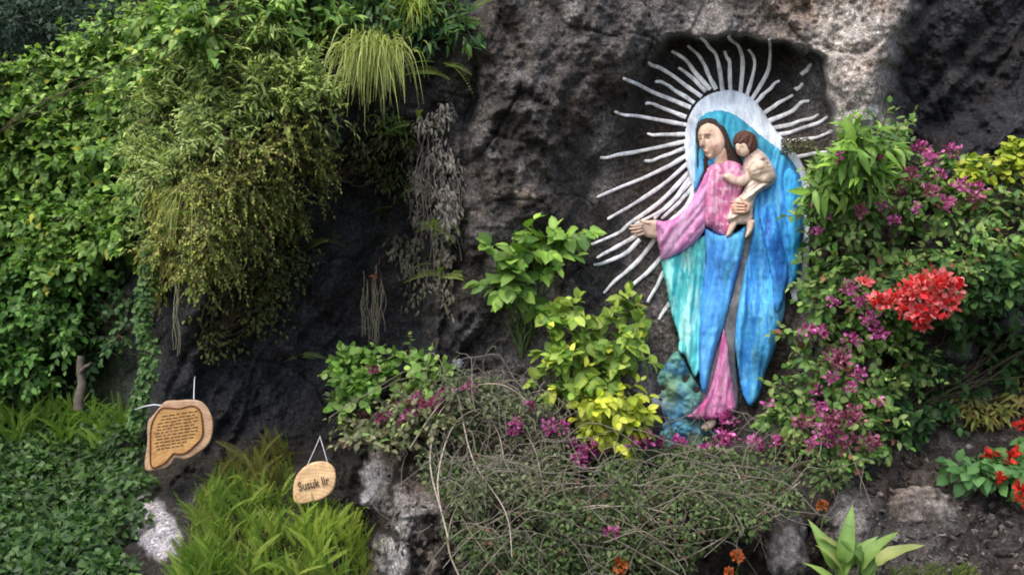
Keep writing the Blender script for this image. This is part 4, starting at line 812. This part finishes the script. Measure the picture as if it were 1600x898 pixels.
bush('leafy_shrub', 'lime green small-leaved shrub at the right edge under the dark rock', 'shrub', [(1505, 265), (1540, 245), (1610, 225), (1720, 220), (1720, 300), (1520, 295)], 32, (.10, .09, .07), 40, T_ROUND, (.035, .06), G_LIME + [(.16, .30, .05)], off=.36, n_ind=160)
bush('leafy_shrub', 'gloomy green undergrowth in the recess below the red flowers', 'shrub', [(1400, 500), (1500, 480), (1600, 470), (1740, 470), (1740, 560), (1600, 590), (1500, 640), (1390, 690)], 80, (.10, .09, .09), 36, T_OVATE, (.045, .08), G_DARK, off=.12, n_ind=100, sprig=(4, 6), droop=.5, stem_r=.003)
bush('weed', 'straggly yellowish weed at the top of the earth slope', 'weed', [(1470, 640), (1600, 590), (1600, 640), (1520, 665)], 12, (.08, .06, .05), 20, T_LANCE, (.05, .09), [(.16, .20, .04), (.26, .28, .07), (.2, .12, .05)], off=.06, n_ind=80)
# little moss strip among the right-hand rays
bush('moss_cushion', 'narrow brown-green moss strip between the rays right of the child', 'moss', [(1218, 226), (1265, 222), (1268, 234), (1220, 238)], 9, (.05, .04, .022), 60, T_TINY, (.014, .024), [(.07, .08, .04), (.14, .15, .09)], off=.10, mat=M_MOSSY)

# ------------------------------------------------------------------ foot of the cliff
FG0 = [(.08, .17, .025), (.17, .30, .045), (.30, .42, .08)]
FG = [(0.11, .21, .025), (0.22, .36, .045), (0.36, .48, .08)]
fern('fern thicket directly below the large wooden sign', [(320, 790), (345, 805), (365, 775), (310, 830), (335, 840)], 34, (.09, .21), FG0 + [(.2, .2, .06)], off=.10, tset=(0, 0, 1))
fern('fern thicket filling the bottom edge beneath the large sign', [(300, 885), (325, 875), (290, 915), (320, 910), (345, 900)], 34, (.09, .21), FG0, off=.10, tset=(0, 0, 1))
fern('fern thicket between the two wooden signs', [(385, 790), (420, 785), (395, 830), (430, 835), (410, 860)], 32, (.09, .22), FG0 + [(.36, .44, .1)], off=.10, tset=(0, 0, 1))
fern('bright fern thicket just under the small oval sign', [(480, 845), (510, 835), (540, 840), (500, 870), (555, 865)], 34, (.10, .22), FG + [(.44, .54, .12)], off=.14, tset=(0, 0, 1))
fern('fern thicket along the bottom edge beneath the oval sign', [(390, 900), (430, 905), (470, 905), (520, 905), (560, 905)], 34, (.09, .21), FG0 + [(.4, .48, .1)], off=.10, tset=(0, 0, 1))
fern('sparse brownish fern on the shaded ground right of the large sign', [(400, 740), (440, 720), (370, 750), (420, 760), (350, 770)], 12, (.14, .30), [(.10, .12, .03), (.2, .2, .05)], off=.08, tset=(1, 2))
def grass_patch(label, poly, n, ln, pal, name='grass'):
    q = in_poly(poly, n); base = P(*np.mean(poly, 0), cd(*np.mean(poly, 0))); r = P(q[:, 0], q[:, 1], cliffD(q[:, 0], q[:, 1]) + .01)
    o = grass_blades(name, r, np.stack([.35 * rng.normal(size=len(q)), -.4 - .2 * rng.random(len(q)), .9 + .2 * rng.random(len(q))], -1), ln, (.003, .008), pal, M_LEAF, None, (0, 0, 0), .35)
    return tag(o, label, 'grass', None, 'stuff')
grass_patch('yellow-green grass carpeting the foot of the cliff under the signs', [(280, 895), (300, 800), (340, 745), (400, 700), (450, 690), (470, 780), (575, 800), (585, 940), (240, 940)], 3600, (.07, .22), [(.07, .12, .02)] + G_FERN)
grass_patch('short grass along the bottom edge beside the big lily leaves', [(1390, 890), (1520, 885), (1530, 930), (1390, 935)], 500, (.08, .16), [(.14, .22, .05), (.26, .34, .10)])
# large-leaved lily at the bottom right
base = P(1322, 922, cd(1310, 900) - .30); t = thing('arum_lily', 'big-leaved lily plant with upright arrow leaves on the bottom edge', 'plant', base)
T_ARUM = leaf_template([.07, .15, .19, .18, .14, .075, .0], .45, .7, 1.2, [-.06, .06, .22, .42, .65, .85, 1.0], .018)
for k in range(15):
    ang = rng.uniform(-.75, .75); d = unit(np.array([math.sin(ang), -.35 * rng.random() - .05, math.cos(ang) * 1.1])); st_l = rng.uniform(.04, .22)
    A = base + np.array([rng.uniform(-.09, .12), rng.uniform(-.06, .06), 0]) + d * st_l; nr = unit(np.array([-d[0] * .4 + .9 * rng.normal(), -.6, .75]))
    lv = Leaves(A[None], (d + np.array([.3 * rng.normal(), -.25 * rng.random(), .05]))[None], nr[None], np.array([rng.uniform(.15, .26)]), tints(1, [(.10, .20, .045), (.22, .35, .09)] if k % 6 != 1 else [(.38, .42, .16), (.3, .36, .12)]))
    individuals('leaf', lv, T_ARUM, M_LEAF, t, base)
    tubes('stalk', [(curve_path(base + np.array([.01 * (k % 7) - .03, 0, -.06]), A, 0, 6, .006), np.linspace(.008, .005, 6))], M_LEAF, t, base, (.12, .22, .06), 6)
# red-flowered plant at the right edge
t, rt, _ = bush('geranium', 'red-flowered plant on the earth slope cut by the right edge', 'plant', [(1500, 735), (1560, 705), (1610, 690), (1610, 760), (1560, 765)], 12, (.10, .08, .08), 16, T_OVATE, (.07, .11), [(.06, .16, .05), (.12, .26, .09)], off=.14, n_ind=150, droop=.5)
flowers(t, rt, [(1597, 665, 13, .3), (1550, 710, 11, .3), (1592, 705, 13, .3), (1580, 715, 10, .3), (1560, 745, 9, .3), (1598, 780, 12, .3), (1594, 760, 8, .3)], [(.45, .02, .015), (.66, .05, .03)], (.03, .045), 26)
# orange flowers
for lab, u, v, r in (('orange flower at the bottom edge under the dry hedge', 970, 882, 14), ('small orange flower right of the hedge at the bottom', 1152, 868, 10), ('orange blossom in the corner of the ivy mound at bottom', 168, 889, 9), ('tiny orange flower on the lower right bottom edge', 1140, 893, 8), ('dried orange flower head above the big lily leaves', 1285, 790, 9)):
    y = cd(u, v) - .42 if u > 600 else cd(u, v) - .30
    base = P(u, v + 55, y + .12); t = thing('orange_flower', lab, 'flower', base, 'orange flowers'); top = P(u, v, y)
    tubes('stem', [(curve_path(base, top, .0, 7, .01), np.linspace(.004, .003, 7))], M_LEAF, t, base, (.08, .15, .04), 5)
    k = 34; d = unit(rng.normal(size=(k, 3)) + np.array([0, -.6, .4])); R = r * y / F
    merged('petals', Leaves(top + d * R * .45, d + .2 * rng.normal(size=(k, 3)), unit(np.array([0, -.6, .6]) + .5 * rng.normal(size=(k, 3))), np.full(k, R * .8), tints(k, [(.55, .12, .03), (.75, .26, .10)] if v > 800 else [(.3, .08, .03), (.4, .15, .05)], .2)), T_BRACT, M_PETAL, t, base, False)
    individuals('leaf', Leaves(np.array([base * .5 + top * .5] * 3), unit(rng.normal(size=(3, 3)) + np.array([0, -.3, .3])), unit(np.array([[0, -.5, .8]] * 3)), np.full(3, .06), tints(3, G_MID)), T_LANCE, M_LEAF, t, base)

# ------------------------------------------------------------------ loose stones and pale rock faces
def stone(label, u, v, rx, rz, col, name='boulder', off=.03, ry=.12, seed=0, group=None, rot=0):
    y = cd(u, v) - off; n1, n2 = 64, 44; th = np.linspace(0, 2 * math.pi, n1, endpoint=False); ph = np.linspace(.02, math.pi - .02, n2)
    T, Ph = np.meshgrid(th, ph); d = np.stack([np.cos(T) * np.sin(Ph), np.sin(T) * np.sin(Ph), np.cos(Ph)], -1)
    k = 1 + .55 * (fbm(T / 1.05 * 0 + d[..., 0] * 1.6 + seed, d[..., 2] * 1.6 + d[..., 1], 4, seed) - .5) + .34 * (ridged(d[..., 0] * 2.6 + seed, d[..., 2] * 2.6 + d[..., 1] * 2, 4, seed + 3) - .5) + .16 * (fbm(d[..., 0] * 7 + seed, d[..., 2] * 7 + d[..., 1] * 4, 3, seed + 5) - .5)
    q = np.sign(d) * np.abs(d) ** .7 * k[..., None] * np.array([rx * y / F, ry, rz * y / F]); cr, sr = math.cos(rot), math.sin(rot)
    q = np.stack([q[..., 0] * cr - q[..., 2] * sr, q[..., 1], q[..., 0] * sr + q[..., 2] * cr], -1)
    base = P(u, v, y); i = (np.arange(n2 - 1)[:, None] * n1 + np.arange(n1)[None, :]); j = (np.arange(n2 - 1)[:, None] * n1 + (np.arange(n1)[None, :] + 1) % n1)
    Fc = np.stack([i, i + n1, j + n1, j], -1).reshape(-1, 4)
    o = link(name, mesh_np(name, q.reshape(-1, 3), Fc, (np.array(col) * (.35 + .65 * ss(.38, .56, fbm(q[..., 0] * 11 + seed, q[..., 2] * 9, 4, seed)))[..., None]).reshape(-1, 3)), M_STONE, None, base); tag(o, label, 'rock', group); return o
stone('blue-grey stone in the recess under the red flowers', 1495, 545, 30, 20, (.12, .125, .135), off=.10, seed=21)
stone('dark slab at the right edge beside the recess', 1582, 505, 34, 16, (.11, .115, .13), off=.10, seed=25)
stone('grey boulder by the hedge end left of the lily', 1228, 850, 30, 46, (.13, .125, .125), off=.25, seed=31)
stone('brown-grey boulder half buried in the earth slope', 1440, 800, 46, 34, (.17, .15, .135), off=.02, seed=35, ry=.08)
stone('small round white pebble where the crack meets the hedge', 716, 568, 9, 8, (.20, .21, .23), off=.03, seed=41, ry=.035)

q = np.concatenate([in_poly([(1340, 720), (1420, 650), (1600, 620), (1600, 920), (1330, 920)], 520), in_poly([(590, 700), (700, 690), (720, 900), (590, 900)], 160)])
oct_d = unit(np.array([(1, 0, 0), (.3, .9, .2), (-.9, .2, .1), (.1, -1, -.1), (0, .1, 1), (.1, 0, -1), (.6, -.6, .6), (-.6, -.6, .5)]))
oct_f = np.array([(6, 0, 4), (0, 1, 4), (1, 2, 4), (2, 7, 4), (7, 6, 4), (7, 3, 6), (3, 0, 6), (2, 3, 7), (0, 3, 5), (3, 2, 5), (2, 1, 5), (1, 0, 5)])
nq = len(q); sc = .007 + .022 * rng.random(nq) ** 3; A = rng.normal(size=(nq, 3, 3)) * .35 + np.eye(3)
V = P(q[:, 0], q[:, 1], cliffD(q[:, 0], q[:, 1]) - .3 * sc)[:, None, :] + sc[:, None, None] * np.einsum('nij,kj->nki', A, oct_d)
rb = link('rubble', mesh_np('rubble', V.reshape(-1, 3), (oct_f[None] + (np.arange(nq) * 8)[:, None, None]).reshape(-1, 3), np.repeat(tints(nq, [(.05, .042, .038), (.09, .08, .073), (.14, .13, .12)], .2), 8, 0), False), M_STONE)
tag(rb, 'small loose stones littering the brown earth slope', 'rubble', None, 'stuff')

# ------------------------------------------------------------------ the two wooden signs
def slab(name, poly, y0, thick, mat, parent, loc, face_col, rim_col, bevel=3.0, sm=4):
    """a slice of wood: outline extruded in depth with a rounded rim"""
    p = catmull(poly, sm); c = p.mean(0); rings = []
    def inset(d):
        tn = np.roll(p, -1, 0) - np.roll(p, 1, 0); tn /= np.linalg.norm(tn, axis=1, keepdims=True) + 1e-9; nn = np.stack([-tn[:, 1], tn[:, 0]], -1)
        s = np.sign(np.sum(np.cross(p - c, np.roll(p, -1, 0) - c))); return p + nn * d * s
    rings = [(inset(0), y0 + thick), (p, y0 + bevel * .004), (inset(bevel * .4), y0 + .002), (inset(bevel), y0)]
    n = len(p); V = np.concatenate([P(q[:, 0], q[:, 1], np.full(n, y)) for q, y in rings]) - np.array(loc)
    F_ = []
    for r in range(3):
        for i in range(n): F_.append((r * n + i, r * n + (i + 1) % n, (r + 1) * n + (i + 1) % n, (r + 1) * n + i))
    faces = F_ + [tuple(range(3 * n, 4 * n)), tuple(range(n - 1, -1, -1))]
    me = bpy.data.meshes.new(name); me.from_pydata([tuple(v) for v in V], [], faces); me.update()
    at = me.color_attributes.new('tint', 'FLOAT_COLOR', 'POINT'); cc = np.ones((4 * n, 4), np.float32); cc[:3 * n, :3] = rim_col; cc[2 * n:, :3] = face_col; at.data.foreach_set('color', cc.ravel())
    return link(name, me, mat, parent)
def flat_strokes(name, strokes, y, wpx, parent, loc, col, mat=M_BARK):
    paths = [(P(np.array(s)[:, 0], np.array(s)[:, 1], np.full(len(s), y)), wpx * y / F / 2) for s in strokes]
    return tubes(name, paths, mat, parent, loc, col, 6)
ys = 7.45; loc = P(280, 735, ys); s1 = thing('wooden_sign', 'large amber wood-slice sign with carved lines of text hanging above the ferns', 'sign', loc, 'wooden signs')
OUT = [(251, 634), (260, 626), (278, 625), (298, 624), (315, 627), (326, 639), (333, 658), (331, 682), (323, 697), (304, 711), (290, 717), (280, 716), (273, 716), (268, 724), (258, 731), (242, 734), (229, 735), (226, 722), (230, 692), (231, 660), (241, 646)]
board = slab('board', OUT, ys, .07, M_WOOD, s1, loc, (.47, .31, .20), (.40, .30, .22))
INN = [(250, 640), (262, 637), (280, 638), (300, 634), (312, 641), (316, 660), (316, 681), (304, 696), (290, 707), (279, 709), (271, 708), (264, 716), (254, 725), (237, 729), (235, 700), (237, 664)]
slab('carved_panel', INN, ys - .006, .02, M_WOOD, board, loc, (.50, .29, .11), (.27, .11, .04), 1.5)
q = catmull(INN, 6); q = np.vstack([q, q[:1]]); flat_strokes('carved_border', [q], ys - .006, 2.6, board, loc, (.13, .045, .015))
lines = []
for r in range(11):
    y1 = 648 + r * 5.0; a, e = 243 + 2 * math.sin(r * 2.1) + max(0, (4 - r) * 2.5), 309 - max(0, (r - 7) * 7)
    x = a
    while x < e - 3:
        w = rng.uniform(4, 10); xs = np.linspace(x, min(x + w, e), max(3, int(w / 1.2))); lines.append(np.stack([xs, y1 - .20 * (xs - 243) * .8 + 4 + .7 * np.where(np.arange(len(xs)) % 2, 1, -1) * rng.random(len(xs))], -1)); x += w + 2.2
flat_strokes('carved_lettering', lines, ys - .007, 1.5, board, loc, (.10, .05, .02))

tubes('hanging_cord', [(np.stack([P(303, 627, ys + .03), P(303, 610, ys + .06), P(304, 592, ys + .14), P(305, 588, cd(305, 588) + .02)]), .0035)], M_CORD, s1, loc, (.55, .56, .58), 6)
tubes('hanging_cord', [(np.stack([P(252, 633, ys + .03), P(240, 632, ys + .04), P(228, 634, ys + .1), P(210, 640, 8.1)]), .0045)], M_CORD, s1, loc, (.60, .64, .66), 6)
tubes('nail', [(np.stack([P(305, 588, cd(305, 588) - .03), P(305, 588, cd(305, 588) + .03)]), .007)], M_BARK, s1, loc, (.12, .11, .10), 7)
ys = 7.25; loc = P(490, 788, ys); s2 = thing('wooden_sign', 'small pale oval wood-slice sign with dark lettering on a cord', 'sign', loc, 'wooden signs')
board = slab('board', [(458, 762), (462, 745), (474, 730), (492, 721), (510, 721), (522, 730), (525, 746), (521, 764), (508, 777), (488, 784), (468, 787), (459, 782)], ys, .05, M_WOOD, s2, loc, (.72, .50, .29), (.55, .36, .22), 3)
fc = bpy.data.curves.new('lettering', 'FONT'); fc.body = 'Susuk lir'; fc.size = .066; fc.extrude = .002; fc.align_x = 'CENTER'; fc.offset = .0006
fo = bpy.data.objects.new('lettering_curve', fc); COL.objects.link(fo); bpy.context.view_layer.update()
me = bpy.data.meshes.new_from_object(fo.evaluated_get(bpy.context.evaluated_depsgraph_get())); bpy.data.objects.remove(fo)
at = me.color_attributes.new('tint', 'FLOAT_COLOR', 'POINT'); at.data.foreach_set('color', np.tile(np.array([.10, .07, .05, 1], np.float32), len(me.vertices)))
lo = link('lettering', me, M_BARK, board); c = P(491, 761, ys - .004) - loc; lo.location = c; lo.rotation_euler = (math.radians(90), math.radians(-13), 0); lo.scale = (.86, 1.15, 1)
tubes('hanging_cord', [(np.stack([P(480, 727, ys + .02), P(490, 705, ys + .05), P(500, 682, ys + .1)]), .003), (np.stack([P(512, 723, ys + .02), P(506, 702, ys + .05), P(500, 682, ys + .1), P(500, 680, cd(500, 680) + .02)]), .003)], M_CORD, s2, loc, (.42, .43, .45), 6)
tubes('nail', [(np.stack([P(500, 680, cd(500, 680) - .03), P(500, 680, cd(500, 680) + .03)]), .007)], M_BARK, s2, loc, (.12, .11, .10), 7)
